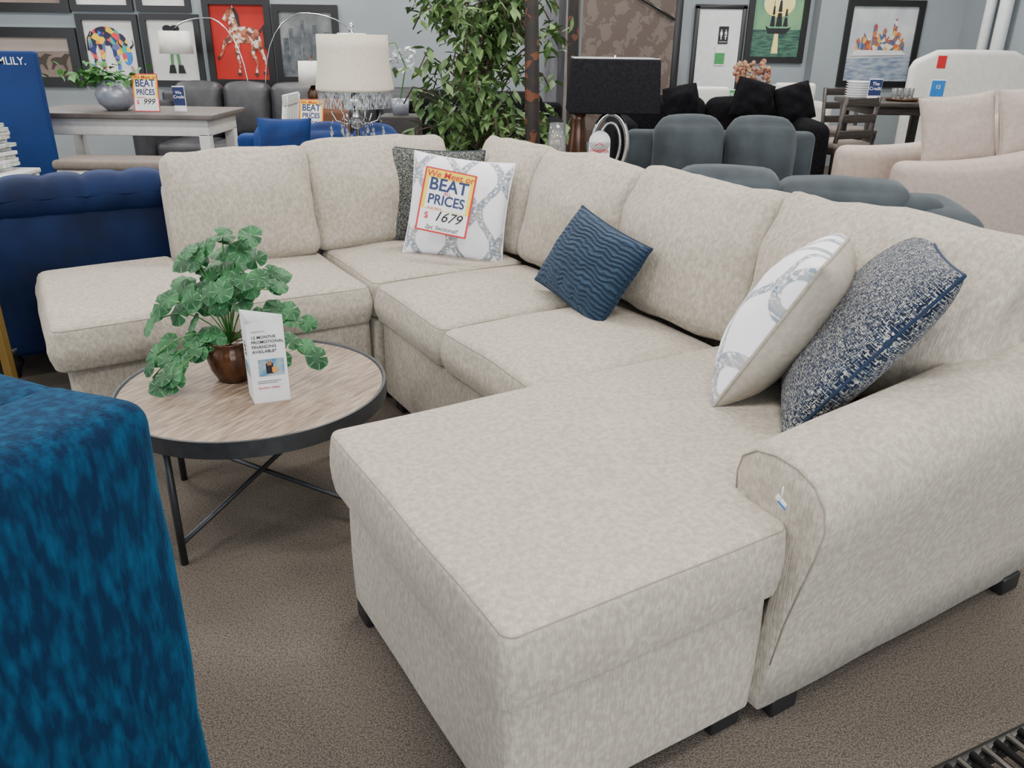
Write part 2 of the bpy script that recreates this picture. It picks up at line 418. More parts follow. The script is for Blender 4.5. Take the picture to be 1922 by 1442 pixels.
# door
d=struct(rbox('door_1',(2.515,10.93,.92),(.53,.03,1.84),.003,PLASTIC,n=1))
fr=T('door_frame','black painted frame around the white restroom door','door frame',(2.515,10.925,0))
fr['kind']='structure'
rbox('jamb',(-.29,0,.935),(.05,.06,1.87),.004,BLACK,fr,n=1);rbox('jamb',(.29,0,.935),(.05,.06,1.87),.004,BLACK,fr,n=1);rbox('lintel',(0,0,1.86),(.63,.06,.05),.004,BLACK,fr,n=1)
sg=T('restroom_sign','black restroom sign with white man and woman figures on the door','sign',(2.57,10.905,1.54),rot=(R(90),0,0))
rbox('sign_plate',(0,0,0),(.12,.2,.006),.002,INK,sg,n=1)
def person_icon(x,skirt):
    vs=[];fs=[]
    for i in range(12):
        a=2*math.pi*i/12;vs.append((x+.008*math.cos(a),.055+.008*math.sin(a),.005))
    fs.append(list(range(12)))
    P=[(-.012,.042),(-.017,0),(-.012,0),(-.009,.02),(-.016 if skirt else -.009,-.02),(-.006,-.02),(-.006,-.05),(.006,-.05),(.006,-.02),(.016 if skirt else .009,-.02),(.009,.02),(.012,0),(.017,0),(.012,.042)]
    vs+=[(x+a,b,.005) for a,b in P];fs.append(list(range(12,12+len(P)))[::-1]);return mo('pictogram',vs,fs,WHITE,sg,False)
person_icon(-.028,False);person_icon(.028,True)
text('RESTROOM',.018,WHITE,sg,(0,-.078,.005))
gs=T('notice_sign','green and white notice sheet taped to the door','sign',(2.55,10.905,1.3),rot=(R(90),0,0))
rbox('sheet',(0,0,0),(.13,.22,.004),.001,WHITE,gs,n=1);rbox('green_panel',(0,-.03,.003),(.12,.13,.003),.001,GREEN,gs,n=1)
for i,(y,x,r) in enumerate(((9.95,5.3,.055),(9.6,5.28,.07))):
    tag(tube('pipe',[(x,y,0),(x,y,H)],r,PLASTIC,seg=16),'white painted vertical pipe against the side wall','pipe','wall pipes')
fe=T('fire_extinguisher','red fire extinguisher hanging beside the black post','fire extinguisher',(1.86,10.8,.95))
lathe('cylinder_body',[(0,0),(.06,0),(.065,.02),(.065,.36),(.03,.42),(.02,.44),(0,.44)],RED,fe);rbox('valve_handle',(0,0,.47),(.03,.11,.05),.006,BLACK,fe,n=1);tube('hose',[(0,-.03,.46),(.07,-.03,.40),(.075,-.03,.15)],.01,BLACK,fe)
rbox('wall_bracket',(0,.09,.25),(.06,.12,.06),.005,BLACK,fe,n=1)
# ---------------------------------------------------------------- paintings
def flatmat(name,c,c2=None,scale=6,**k):return M(name,c,.7,col2=c2,scale=scale,**k)
def painting(label,x0,x1,z0,z1,y,bg,shapes,fw=.055,mat=BLACK,name='framed_picture',mount=True):
    w=x1-x0;h=z1-z0
    e=T(name,label,'picture',((x0+x1)/2,y,z0))
    fr=[]
    for (cx,cz,sx,sz) in ((0,fw/2,w,fw),(0,h-fw/2,w,fw),(-w/2+fw/2,h/2,fw,h-2*fw),(w/2-fw/2,h/2,fw,h-2*fw)):
        hx,hz=sx/2,sz/2
        fr.append((cx-hx,cx+hx,cz-hz,cz+hz))
    vs=[];fs=[]
    for a,b,c,dd in fr:
        i=len(vs);vs+=[(a,-.04,c),(b,-.04,c),(b,-.04,dd),(a,-.04,dd),(a,0,c),(b,0,c),(b,0,dd),(a,0,dd)]
        fs+=[(i,i+1,i+2,i+3),(i,i+4,i+5,i+1),(i+1,i+5,i+6,i+2),(i+2,i+6,i+7,i+3),(i+3,i+7,i+4,i)]
    mo('picture_frame',vs,fs,mat,e,False)
    iw=w-2*fw;ih=h-2*fw;vs=[];fs=[];mats=[bg];mi=[]
    vs+=[(-iw/2,-.01,fw),(iw/2,-.01,fw),(iw/2,-.01,fw+ih),(-iw/2,-.01,fw+ih)];fs.append((0,1,2,3));mi.append(0)
    for k,(mm,P) in enumerate(shapes):
        if mm not in mats:mats.append(mm)
        i=len(vs);vs+=[(-iw/2+a*iw,-.012-.0006*k,fw+b*ih) for a,b in P];fs.append(list(range(i,i+len(P))));mi.append(mats.index(mm))
    mo('painted_canvas',vs,fs,bg,e,False,mats=mats,mi=mi)
    return e
PW=flatmat('canvas_white',(.70,.70,.68));PRED=flatmat('canvas_red',(.45,.012,.006),(.34,.008,.004),3)
PHORSE=voron('horse_spots',[(.60,.50,.42),(.28,.07,.035),(.40,.14,.07),(.62,.54,.48),(.10,.035,.025),(.3,.1,.05)],30)
PCOL=voron('patchwork_colours',[(.7,.05,.05),(.02,.2,.6),(.8,.55,.02),(.02,.4,.3),(.02,.03,.15),(.02,.02,.05),(.75,.25,.03),(.1,.12,.3)],17)
PGC=M('misty_city',(.07,.08,.09),.7,col2=(.24,.25,.25),scale=3);PGD=M('misty_towers',(.03,.04,.05),.7,col2=(.12,.13,.14),scale=12)
PSEP=M('sepia',(.22,.165,.14),.7,col2=(.15,.11,.09),scale=4);PSEPD=flatmat('sepia_dark',(.04,.03,.022));PSEPL=flatmat('sepia_light',(.36,.30,.26))
PTEAL=M('teal_sea',(.05,.20,.15),.6,col2=(.22,.40,.18),scale=2);PMOON=M('moon',(.85,.62,.08),.6,col2=(.8,.78,.45),scale=3);PDARK=flatmat('dark_paint',(.010,.012,.014));PSEA=M('dark_sea',(.008,.04,.04),.5,col2=(.06,.17,.10),scale=9,stretch=(1,1,5))
PSKY=M('pale_sky',(.36,.40,.44),.7,col2=(.55,.56,.56),scale=4);PWAT=M('blue_water',(.12,.17,.26),.7,col2=(.36,.41,.47),scale=8,stretch=(1,1,4));PTW=voron('tower_colours',[(.5,.14,.03),(.06,.10,.22),(.6,.35,.10),(.35,.06,.03),(.65,.6,.5),(.2,.12,.1)],22)
PGRN=flatmat('green_paint',(.10,.26,.10))
def ell(cx,cy,rx,ry,n=20):return [(cx+rx*math.cos(2*math.pi*i/n),cy+ry*math.sin(2*math.pi*i/n)) for i in range(n)]
def limb(pts,ws):
    L=[];Rr=[]
    for i,p in enumerate(pts):
        a=Vector(pts[max(i-1,0)]);b=Vector(pts[min(i+1,len(pts)-1)]);t=(b-a).normalized();nn=Vector((-t.y,t.x))*ws[i]
        L.append((p[0]+nn.x,p[1]+nn.y));Rr.append((p[0]-nn.x,p[1]-nn.y))
    return L+Rr[::-1]
PBOOT=flatmat('hoof_brown',(.05,.02,.012))
H_=[(PHORSE,ell(.60,.60,.21,.115)),(PHORSE,ell(.42,.64,.10,.13)),(PHORSE,ell(.78,.58,.11,.12)),
 (PHORSE,limb([(.44,.66),(.40,.78),(.39,.90)],[.10,.075,.05])),(PHORSE,limb([(.42,.92),(.34,.88),(.24,.79)],[.055,.05,.03])),(PHORSE,[(.40,.94),(.42,1.0),(.45,.93)]),
 (PDARK,limb([(.44,.96),(.49,.86),(.52,.72)],[.02,.035,.015])),(PDARK,limb([(.88,.64),(.96,.72),(.99,.56),(.96,.42)],[.02,.035,.04,.012])),
 (PHORSE,limb([(.38,.58),(.22,.50),(.16,.36),(.08,.30)],[.06,.035,.02,.016])),(PHORSE,limb([(.46,.54),(.43,.34),(.46,.20),(.44,.08)],[.055,.032,.02,.02])),
 (PHORSE,limb([(.80,.54),(.72,.36),(.80,.22),(.76,.08)],[.07,.04,.022,.02])),(PHORSE,limb([(.84,.54),(.90,.36),(.96,.24),(.93,.10)],[.06,.035,.022,.02])),
 (PBOOT,ell(.44,.07,.04,.025)),(PBOOT,ell(.76,.07,.04,.025)),(PBOOT,ell(.92,.09,.04,.025)),(PBOOT,ell(.08,.29,.03,.025))]
B_=[(PCOL,ell(.42,.74,.30,.16)),(PCOL,ell(.66,.62,.18,.18)),(PCOL,ell(.80,.42,.10,.16)),(PCOL,limb([(.18,.74),(.12,.5),(.16,.36),(.12,.2)],[.10,.06,.035,.035])),(PCOL,limb([(.30,.68),(.32,.5),(.30,.36),(.32,.2)],[.09,.055,.035,.035])),
 (PCOL,limb([(.60,.56),(.58,.4),(.62,.3),(.60,.18)],[.09,.055,.035,.035])),(PDARK,limb([(.72,.56),(.66,.62),(.66,.70)],[.02,.012,.004])),(PDARK,limb([(.88,.54),(.95,.60),(.94,.68)],[.02,.012,.004])),(PDARK,limb([(.14,.82),(.05,.7),(.04,.5)],[.012,.01,.02])),(PSEPL,ell(.88,.16,.04,.05)),(PSEPL,ell(.86,.22,.03,.03))]
frW=9.5
painting('sepia picture of running horses in a wide black frame',-5.95,-4.79,.907,1.51,frW,PSEP,[(PSEPL,[(0,.62),(1,.66),(1,1),(0,1)])]+[(PSEPD,q) for x in (.15,.4,.62,.85) for q in (ell(x,.42,.09,.09),limb([(x+.05,.45),(x+.11,.58),(x+.15,.55)],[.04,.03,.02]),limb([(x-.05,.38),(x-.09,.2)],[.02,.01]),limb([(x+.05,.38),(x+.08,.2)],[.02,.01]))],.10)
painting('picture in a dark wood frame hung above the horse picture',-5.8,-4.8,1.66,2.4,frW,PSEP,[],.09)
painting('patchwork-coloured bull on white in a black frame',-4.765,-4.10,.92,1.65,frW,PW,B_,.06)
painting('quirky bird with green legs and black boots, black frame',-4.07,-3.435,.93,1.66,frW,PW,[(PDARK,ell(.42,.86,.10,.06)),(PDARK,ell(.58,.86,.10,.06)),(PSEPL,ell(.5,.62,.16,.18)),(PGRN,[(.42,.5),(.48,.5),(.46,.22),(.40,.22)]),(PGRN,[(.54,.5),(.60,.5),(.62,.22),(.56,.22)]),(PDARK,[(.34,.12),(.50,.12),(.48,.26),(.38,.26)]),(PDARK,[(.54,.12),(.70,.12),(.66,.26),(.56,.26)])],.06)
painting('small white picture in a black frame above the bull',-4.79,-4.12,1.68,2.4,frW,PW,[(PDARK,ell(.5,.5,.2,.2))],.06)
painting('small white picture in a black frame above the bird',-4.08,-3.5,1.68,2.4,frW,PW,[(PGRN,ell(.5,.5,.2,.2))],.06)
painting('red painting of a prancing brown and white spotted horse',-3.38,-2.655,.94,1.83,frW,PRED,H_,.07)
tw=[(PGD,[(a,.30),(a+b,.30),(a+b,c),(a,c)]) for a,b,c in ((.05,.1,.6),(.17,.08,.75),(.27,.10,.62),(.40,.06,.88),(.48,.12,.66),(.62,.08,.80),(.72,.1,.6),(.84,.1,.7))]
painting('misty grey city skyline painting in a black frame',-2.64,-1.93,.975,1.77,frW,PGC,tw+[(PGD,[(0,.0),(1,.0),(1,.3),(0,.34)])],.07)
ship=[(PMOON,ell(.5,.78,.32,.20,28)),(PSEA,[(0,0),(1,0),(1,.40),(0,.40)]),(PMOON,[(.44,.05),(.58,.05),(.54,.38),(.47,.38)]),(PDARK,[(.32,.34),(.70,.34),(.80,.44),(.70,.42),(.34,.42),(.26,.46)]),(PDARK,[(.35,.45),(.45,.45),(.43,.60),(.37,.60)]),(PDARK,[(.47,.45),(.60,.45),(.57,.64),(.49,.64)]),(PDARK,[(.49,.66),(.57,.66),(.55,.82),(.51,.82)]),(PDARK,[(.62,.45),(.72,.45),(.69,.58),(.64,.58)]),(PDARK,[(.38,.62),(.43,.62),(.42,.74),(.39,.74)]),(PDARK,[(.64,.60),(.69,.60),(.68,.70),(.65,.70)]),(PDARK,limb([(.53,.44),(.53,.92)],[.006,.004])),(PDARK,limb([(.40,.44),(.40,.82)],[.006,.004]))]
painting('tall ship on a green moonlit sea in a black frame',2.86,3.6,1.228,2.15,10.95,PTEAL,ship,.07)
tws=[(PTW,[(a,.40),(a+b,.40),(a+b,c),(a+b/2,c+.05),(a,c)]) for a,b,c in ((.12,.07,.54),(.20,.07,.60),(.27,.08,.55),(.36,.06,.74),(.42,.09,.60),(.51,.06,.68),(.57,.09,.56),(.66,.06,.80),(.72,.07,.64),(.79,.08,.54))]
painting('colourful city skyline over water in a black frame',3.98,4.91,.97,1.95,10.7,PSKY,tws+[(PWAT,[(0,0),(1,0),(1,.34),(0,.30)]),(PW,[(.08,.34),(.92,.36),(.85,.42),(.12,.42)])],.07)
# rug display
rg=T('hanging_rug','brown damask area rug hanging from a black arm','rug',(1.14,9.0,0))
rbox('rug_panel',(0,0,1.55),(.94,.03,2.2),.006,DAMASK,rg,n=2)
tube('display_arm',[(-.47,.0,2.68),(.5,0,2.68)],.015,BLACK,rg)
tube('display_arm',[(.02,-.05,1.9),(.46,-.05,1.66)],.014,BLACK,rg)
for i,(x,c) in enumerate(((.36,(.16,.16,.18)),(.44,(.07,.07,.08)),(.52,(.32,.29,.27)),(.60,(.20,.16,.14)))):
    r_=T('hanging_rug','patterned area rug edge hanging in the rug rack','rug',(x,9.05+.1*i,0),35,'rugs in the rack')
    rbox('rug_panel',(0,0,1.5),(.16,.02,2.2),.005,M('rug_pile',c,.95,col2=tuple(k*.6 for k in c),scale=12,stretch=(1,1,.3)),r_,n=1)
    tube('display_arm',[(0,0,2.6),(0,.4,2.6)],.012,BLACK,r_)
pst=rbox('rack_post',(1.70,9.32,1.55),(.08,.08,3.1),.006,BLACK,n=1);tag(pst,'black square metal post of the rug rack','post')
# ---------------------------------------------------------------- SECTIONAL (local: x depth, y length)
SO=T('sectional_sofa','beige chenille U-shaped sectional with chaise and bumper end','sofa',(-.003,1.05,0),31)
def rect(a,b,c,d):return [(a,c),(b,c),(b,d),(a,d)]
Lsh=[(-.010,-.012),(.672,-.012),(.672,.145),(1.33,.145),(1.33,.855),(-.010,.875)]
poly_cushion('chaise_seat_cushion',Lsh,[.030,.035,.035,.03,.03,.034],.377,.547,.020,.014,BEIGE,SO,cen=(.55,.46),bulge=.007,wr=.002,rb=.014)
poly_cushion('chaise_base',[(.016,.014),(.668,.014),(.668,.15),(1.6,.15),(1.6,.845),(.016,.846)],[.03,.03,.02,.02,.02,.03],.05,.378,.012,0,BEIGE,SO,bulge=.003,wr=.001,cen=(.55,.46),seams=False)
for t0,t1 in ((.86,1.475),(1.48,2.10)):
    poly_cushion('seat_cushion',rect(.60,1.33,t0,t1),[.04,.03,.03,.04],.375,.522,.028,.042,BEIGE,SO,bulge=.014,wr=.004,rb=.016)
poly_cushion('seat_base',rect(.622,1.6,.855,2.09),[.03]*4,.05,.375,.012,0,BEIGE,SO,bulge=.003,wr=.001,seams=False)
poly_cushion('corner_seat_cushion',rect(.60,1.33,2.105,2.78),[.04]*4,.375,.53,.03,.03,BEIGE,SO,bulge=.004,wr=.003,rb=.016)
poly_cushion('bumper_seat_cushion',[(-.575,2.09),(.592,2.10),(.592,2.78),(-.03,2.78),(-.03,2.99),(-.575,2.99)],[.05,.04,.03,.03,.03,.05],.362,.52,.032,.028,BEIGE,SO,bulge=.014,cen=(-.1,2.5),wr=.004,rb=.018)
poly_cushion('bumper_base',rect(-.535,.59,2.115,3.0),[.04]*4,.05,.37,.012,0,BEIGE,SO,bulge=.003,wr=.001,seams=False)
poly_cushion('corner_base',rect(.60,1.6,2.1,3.0),[.02]*4,.05,.372,.012,0,BEIGE,SO,bulge=.003,wr=.001,seams=False)
rbox('back_frame',(1.66,1.56,.455),(.26,2.98,.81),.05,BEIGE,SO,n=6)
rbox('back_frame',(.77,2.94,.455),(1.6,.20,.81),.05,BEIGE,SO,n=6)
def backc(c,w,h,along,lean=15,th=.24,dz=0):
    def df(p,t):
        ax=0 if along=='t' else 1
        o=1-ax
        k=1-.32*max(0,abs(t[o])-.55)/.45*.6-.30*max(0,t[2]-.3)/.7
        p[ax]*=k
        p.z+=.012*noise.noise(Vector((p[o]*7,c[0]*5,c[1]*5)))
        return p
    if along=='t':
        ob=rbox('back_cushion',c,(th,w,h),.045,BEIGE,SO,rot=(0,lean,0),n=10,puff=(.050,.0,.012),wr=.018,deform=df,wf=8)
    else:
        ob=rbox('back_cushion',c,(w,th,h),.045,BEIGE,SO,rot=(-lean,dz,0),n=10,puff=(.0,.050,.010),wr=.018,deform=df,wf=8)
    return ob
backc((1.445,.44,.785),.75,.49,'t');backc((1.445,1.155,.772),.69,.49,'t');backc((1.445,1.825,.765),.655,.49,'t');backc((1.45,2.425,.765),.56,.49,'t')
backc((.27,2.80,.750),.61,.48,'s',12);backc((.93,2.83,.766),.72,.49,'s',12,dz=-1.5)
# arm
prof=[(.145,.05),(.145,.20),(.145,.34),(.145,.47),(.154,.55),(.160,.605),(.150,.65),(.115,.678),(.06,.69),(.0,.686),(-.045,.668),(-.078,.63),(-.088,.58),(-.078,.51),(-.058,.42),(-.034,.31),(-.014,.18),(-.004,.05)]
vs=[];fs=[];n=len(prof)
cc=(.04,.40)
ss=[(.664,.25),(.664,.5),(.664,.75),(.665,.88),(.668,.935),(.674,.97),(.684,.99),(.70,1)]+[(.70+(1.74-.70)*k/16,1) for k in range(1,17)]+[(1.755,.985),(1.765,.94),(1.768,.8),(1.768,.4)]
for s_,k_ in ss:
    for t_,z_ in prof:
        tt=cc[0]+(t_-cc[0])*k_;zz=cc[1]+(z_-cc[1])*k_
        if z_<.3 and k_<1:zz=max(.05,cc[1]+(z_-cc[1])*(k_ if k_<.9 else 1))
        zz+=.095*max(0,s_-.668)*max(0,min(1,(zz-.35)/.3))
        w=.004*noise.noise(Vector((s_*5,t_*8,z_*6)));vs.append((s_,tt+w,zz))
for i in range(len(ss)-1):
    for j in range(n):
        l=(j+1)%n;fs.append((i*n+j,i*n+l,(i+1)*n+l,(i+1)*n+j))
fs.append(list(range(n)));fs.append([(len(ss)-1)*n+j for j in range(n)][::-1])
arm=mo('arm',vs,fs,BEIGE,SO)
tube('piping_seam',[(.669,cc[0]+(a-cc[0])*.955,cc[1]+(b-cc[1])*.957) for a,b in prof[4:-1]],.0018,SEAM,arm,6)
for s_,t_ in ((.60,.06),(.06,.06),(.06,.79),(.76,.03),(1.68,.02),(.68,1.98),(.68,.95),(-.47,2.18),(-.47,2.93),(.52,2.18),(1.68,2.9),(1.68,1.5),(.4,2.95)):
    rbox('foot',(s_,t_,.028),(.085,.07,.056),.006,BLACKLEG,SO,n=1)
tg=T('hang_tag','small blue and white tag pinned to the sofa arm','tag',(.528,1.352,.648),0,rot=(R(90),0,R(-59)))
rbox('tag_card',(0,-.02,0),(.028,.012,.002),.0009,WHITE,tg,rot=(0,0,-25),n=1);rbox('tag_stripe',(.004,-.027,.0012),(.022,.005,.001),.0004,SKYB,tg,rot=(0,0,-25),n=1);tube('tag_string',[(0,.012,0),(0,-.016,.001)],.0012,WHITE,tg)
# ---------------------------------------------------------------- pillows
def pillow(label,center,ex,ey,w,h,th,front,back,name='throw_pillow',pip=None,ear=.06,wr=.01,group='throw pillows on the sectional',rnd_=0):
    ex=Vector(ex).normalized();ey=Vector(ey);ey=(ey-ex*ey.dot(ex)).normalized();ez=ex.cross(ey)
    n=26;vs=[];fs=[];uv=[];mi=[];idx={}
    g=[math.sin(math.pi/2*(-1+2*i/n)) for i in range(n+1)]
    seed=Vector(center)*10
    def P(x,y,sg):
        X=w/2*x*(1-ear*(1-y*y)*abs(x)**2);Y=h/2*y*(1-ear*(1-x*x)*abs(y)**2)
        if rnd_:
            q=1-rnd_*(x*x*y*y);X*=q;Y*=q
        z=sg*th/2*(((1-x*x)*(1-y*y))**.42)
        if abs(x)<1 and abs(y)<1:z+=wr*noise.noise(Vector((x*2.2,y*2.2,sg))+seed)*((1-x*x)*(1-y*y))**.5
        return (X,Y,z)
    for sg in (1,-1):
        for i in range(n+1):
            for j in range(n+1):
                edge=i in(0,n) or j in(0,n);k=(i,j) if edge else (i,j,sg)
                if k not in idx:
                    idx[k]=len(vs);vs.append(P(g[i],g[j],sg));uv.append((g[i]*.5*w/.45+.5,g[j]*.5*h/.45+.5))
        for i in range(n):
            for j in range(n):
                q=[]
                for a,b in ((i,j),(i+1,j),(i+1,j+1),(i,j+1)):
                    e=a in(0,n) or b in(0,n);q.append(idx[(a,b) if e else (a,b,sg)])
                if sg<0:q.reverse()
                fs.append(q);mi.append(0 if sg>0 else 1)
    o=mo(name,vs,fs,None,uvs=uv,mats=[front,back],mi=mi)
    o.matrix_world=Matrix.Translation(center)@Matrix((ex,ey,ez)).transposed().to_4x4()
    tag(o,label,'pillow',group)
    ring=[P(g[i],-1,1) for i in range(n)]+[P(1,g[i],1) for i in range(n)]+[P(g[n-i],1,1) for i in range(n)]+[P(-1,g[n-i],1) for i in range(n)]
    tube('piping',ring,.0045,pip or back,o,6,True)
    return o
pillow('grey and black tweed square pillow in the sofa corner',(-.385,3.86,.755),(1,-.12,-.02),(0,.22,1),.47,.45,.15,TWEED_GREY,TWEED_GREY)
PIL=pillow('white pillow with grey ogee print in the sofa corner',(-.25,3.60,.752),(1,-.10,-.10),(.1,.28,1),.45,.45,.16,OGEE,PLAINGREY,pip=OGEE)
ux=Vector((.515,-.857,0));uy=Vector((.857*.62,.515*.62,1)).normalized();a_=R(-9)
pillow('teal blue rippled velvet lumbar pillow leaning on the back cushion',(.275,2.85,.70),ux*math.cos(a_)+uy*math.sin(a_),uy*math.cos(a_)-ux*math.sin(a_),.47,.33,.15,RIPPLE,RIPPLE)
def pil2(label,B0,e1,e2,sz,th,f,b,pip):
    e1=Vector(e1).normalized();e2=Vector(e2).normalized();c=Vector(B0)+(e1+e2)*sz/2
    pillow(label,tuple(c),tuple(-e2),tuple(e1),sz,sz,th,f,b,pip=pip)
pil2('white and grey ogee print pillow seen edge-on beside the arm',(.535,1.945,.555),(.40,-.23,.88),(.50,.87,0),.47,.23,OGEE,PLAINGREY,PLAINGREY)
pil2('navy and cream tweed square pillow leaning on the sofa arm',(.665,1.75,.55),(.535,-.17,.83),(.306,.953,0),.545,.19,TWEED_NAVY,TWEED_NAVY,TWEED_NAVY)
# ---------------------------------------------------------------- price signs
def price_sign(label,mw,w,h,price,extra='',back=WHITE):
    e=T('price_sign',label,'sign');e.matrix_world=mw;e['group']='price signs'
    rbox('card',(0,h/2,0),(w,h,.003),.0012,RED,e,n=1)
    rbox('yellow_panel',(0,h*.665,.0015),(w*.93,h*.62,.002),.0008,YEL,e,n=1)
    rbox('white_panel',(0,h*.19,.0015),(w*.93,h*.33,.002),.0008,WHITE,e,n=1)
    rbox('white_panel',(0,h*.60,.0020),(w*.80,h*.47,.002),.0008,WHITE,e,n=1)
    q=h/.3
    text('We Meet or',h*.14,RED,e,(0,h*.905,.004),bold=.0004*q,shear=.1,sx=w/h*1.28)
    text('BEAT',h*.27,NAVY,e,(0,h*.745,.004),bold=.0016*q,sx=w/h*1.2)
    text('ALL',h*.07,RED,e,(0,h*.625,.0045),bold=.0003*q)
    text('PRICES',h*.215,NAVY,e,(0,h*.51,.004),bold=.0013*q,sx=w/h*1.1)
    text('OUR PRICE',h*.05,RED,e,(-w*.2,h*.375,.004))
    text('$',h*.14,RED,e,(-w*.33,h*.25,.004),bold=.0003*q)
    text(price,h*.22,INK,e,(w*.08,h*.26,.004),shear=.35,bold=.0002)
    if extra:text(extra,h*.095,INK,e,(0,h*.08,.004),shear=.3)
    return e
ex_=Vector((.985,-.10,-.17)).normalized();ey_=Vector((.19,.24,.93));ey_=(ey_-ex_*ey_.dot(ex_)).normalized()
price_sign('price card reading We Meet or Beat All Prices on the pillow',Matrix.Translation((-.320,3.437,.675))@Matrix((ex_,ey_,ex_.cross(ey_))).transposed().to_4x4(),.225,.27,'1679','2pc Sectional!')
# ---------------------------------------------------------------- coffee table
CT=T('coffee_table','round coffee table with oak top and gunmetal crossed legs','table',(-.815,2.325,0))
RT=.412;ZT=.437
lathe('table_top',[(0,ZT-.03),(RT-.012,ZT-.03),(RT-.012,ZT),(0,ZT)],OAK,CT,seg=96,smooth=False)
lathe('rim',[(RT-.012,ZT-.045),(RT,ZT-.045),(RT,ZT+.006),(RT-.008,ZT+.006),(RT-.012,ZT),(RT-.012,ZT-.045)],GUN,CT,seg=96,smooth=False)
LG=[]
for a in (246,156,66,-24):
    x,y=.375*math.cos(R(a)),.375*math.sin(R(a));LG.append((x,y));tube('leg',[(x,y,0),(x,y,ZT-.03)],.011,GUN,CT,12)
for i,j,z0,z1 in ((0,2,.07,.21),(1,3,.16,.10)):
    (a,b),(c,d_)=LG[i],LG[j]
    tube('cross_bar',[(a,b,z0),(c,d_,z1)],.0085,GUN,CT,10)
# potted plant on table
PP=T('potted_plant','trailing round-leaf plant in a brown ribbed pot on the table','plant',(-.890,2.375,ZT))
lathe('pot',[(0,0),(.046,0),(.050,.008),(.066,.04),(.074,.075),(.070,.105),(.060,.118),(.064,.128),(.068,.135),(.062,.135),(.054,.118),(0,.118)],BRONZE,PP,seg=64,flute=.05,nf=26)
def round_leaf(vs,fs,uv,c,nrm,r,roll=0):
    nrm=nrm.normalized();u=nrm.orthogonal().normalized();u=(Matrix.Rotation(roll,3,nrm)@u);w=nrm.cross(u);k=21;b=len(vs)
    off=c-u*r*.45
    vs.append(off);uv.append((0,0))
    for ring,rr in ((1,.5),(2,.85),(3,1)):
        for i in range(k+1):
            a=math.pi*2*(.02+.96*i/k)
            sc=r*rr*(1+.045*math.cos(7*a))*(.60+.5*(abs(math.sin(a/2))**.7))
            d_=u*(-math.cos(a))*1.02+w*math.sin(a)
            p=off+d_*sc+nrm*(-.16*r*rr*rr+.04*r*rr*math.cos(7*a))
            vs.append(p);uv.append((i/k,rr))
    m=k+1
    for i in range(k):
        fs.append((b,b+1+i,b+2+i))
        for q in range(2):fs.append((b+1+q*m+i,b+1+(q+1)*m+i,b+2+(q+1)*m+i,b+2+q*m+i))
vs=[];fs=[];uv=[];vines=[]
rnd=random.Random(11)
spec=[(-150,.20,.05,-.10),(-165,.22,.09,-.02),(172,.24,.15,.06),(152,.20,.2,.15),(122,.15,.24,.20),(95,.13,.28,.24),(68,.16,.26,.24),(45,.19,.24,.17),(15,.23,.14,.04),(-5,.26,.10,-.04),(-28,.19,.10,-.02),(-135,.22,.04,-.11),(-145,.23,.02,-.12),(180,.10,.32,.28),(25,.08,.34,.32),(-30,.10,.24,.20),(-85,.07,.22,.18),(-120,.09,.2,.16),(160,.14,.28,.24),(-172,.17,.19,.12),(80,.05,.34,.33),(-158,.24,.06,-.08),(5,.15,.22,.16)]
for a,rad,zu,zd in spec:
    a=R(a+rnd.uniform(-6,6));P0=Vector((0,0,.12));P1=Vector((rad*.45*math.cos(a),rad*.45*math.sin(a),.12+zu*1.0));P2=Vector((rad*math.cos(a),rad*math.sin(a),.12+zd))
    pts=[]
    for k in range(9):
        t=k/8;p=P0*(1-t)**2+P1*2*t*(1-t)+P2*t*t;p.z=max(p.z,.03);pts.append(p)
    vines.append(pts)
    for k in (3,4,5,6,7,8):
        if rnd.random()<.36 and k<7:continue
        p=pts[k]+Vector((rnd.uniform(-.025,.025),rnd.uniform(-.025,.025),rnd.uniform(0,.025)))
        p.z=max(p.z,.035)
        nn=Vector((math.cos(a)*.45+rnd.uniform(-.45,.45),math.sin(a)*.4-.7+rnd.uniform(-.35,.35),.8+rnd.uniform(-.3,.3)))
        round_leaf(vs,fs,uv,p,nn,rnd.uniform(.028,.042),rnd.uniform(0,6.28))
fo=mo('foliage',vs,fs,BEGON,PP,uvs=uv)
tv=[];tf=[]
for pts in vines:
    o=tube('stems',pts,.0022,HERB,None,5);b=len(tv);tv+=[v.co.copy() for v in o.data.vertices];tf+=[[b+i for i in p.vertices] for p in o.data.polygons];bpy.data.objects.remove(o)
mo('stems',tv,tf,HERB,PP)
# tent brochure
BR=T('brochure_stand','white three-sided card about promotional financing on the table','sign',(-.735,2.215,ZT))
tri=[(-.075,.045),(-.034,-.035),(.064,.002)]
bh=.275
def side(a,b,hl,hr):return [(a[0],a[1],0),(b[0],b[1],0),(b[0],b[1],hr),(a[0],a[1],hl)]
mo('card_body',side(tri[0],tri[1],bh-.005,bh-.025)+side(tri[1],tri[2],bh-.025,bh-.004)+side(tri[2],tri[0],bh-.004,bh-.005),[(0,1,2,3),(4,5,6,7),(8,9,10,11)],WHITE,BR,False)
def ontri(a,b,u,z,o=.0012):
    a=Vector((*a,0));b=Vector((*b,0));d_=(b-a).normalized();nn=Vector((d_.y,-d_.x,0));p=a.lerp(b,u)+nn*o;return (p.x,p.y,z),math.degrees(math.atan2(d_.y,d_.x))
p,rz=ontri(tri[1],tri[2],.10,.185);text('12 MONTHS\nPROMOTIONAL\nFINANCING\nAVAILABLE*',.0128,INK,BR,p,(90,0,rz),bold=.0001,lsp=1.15,ax='LEFT')
p,rz=ontri(tri[1],tri[2],.3,.225);text('LIMITED TIME ONLY',.0045,GREYINK,BR,p,(90,0,rz))
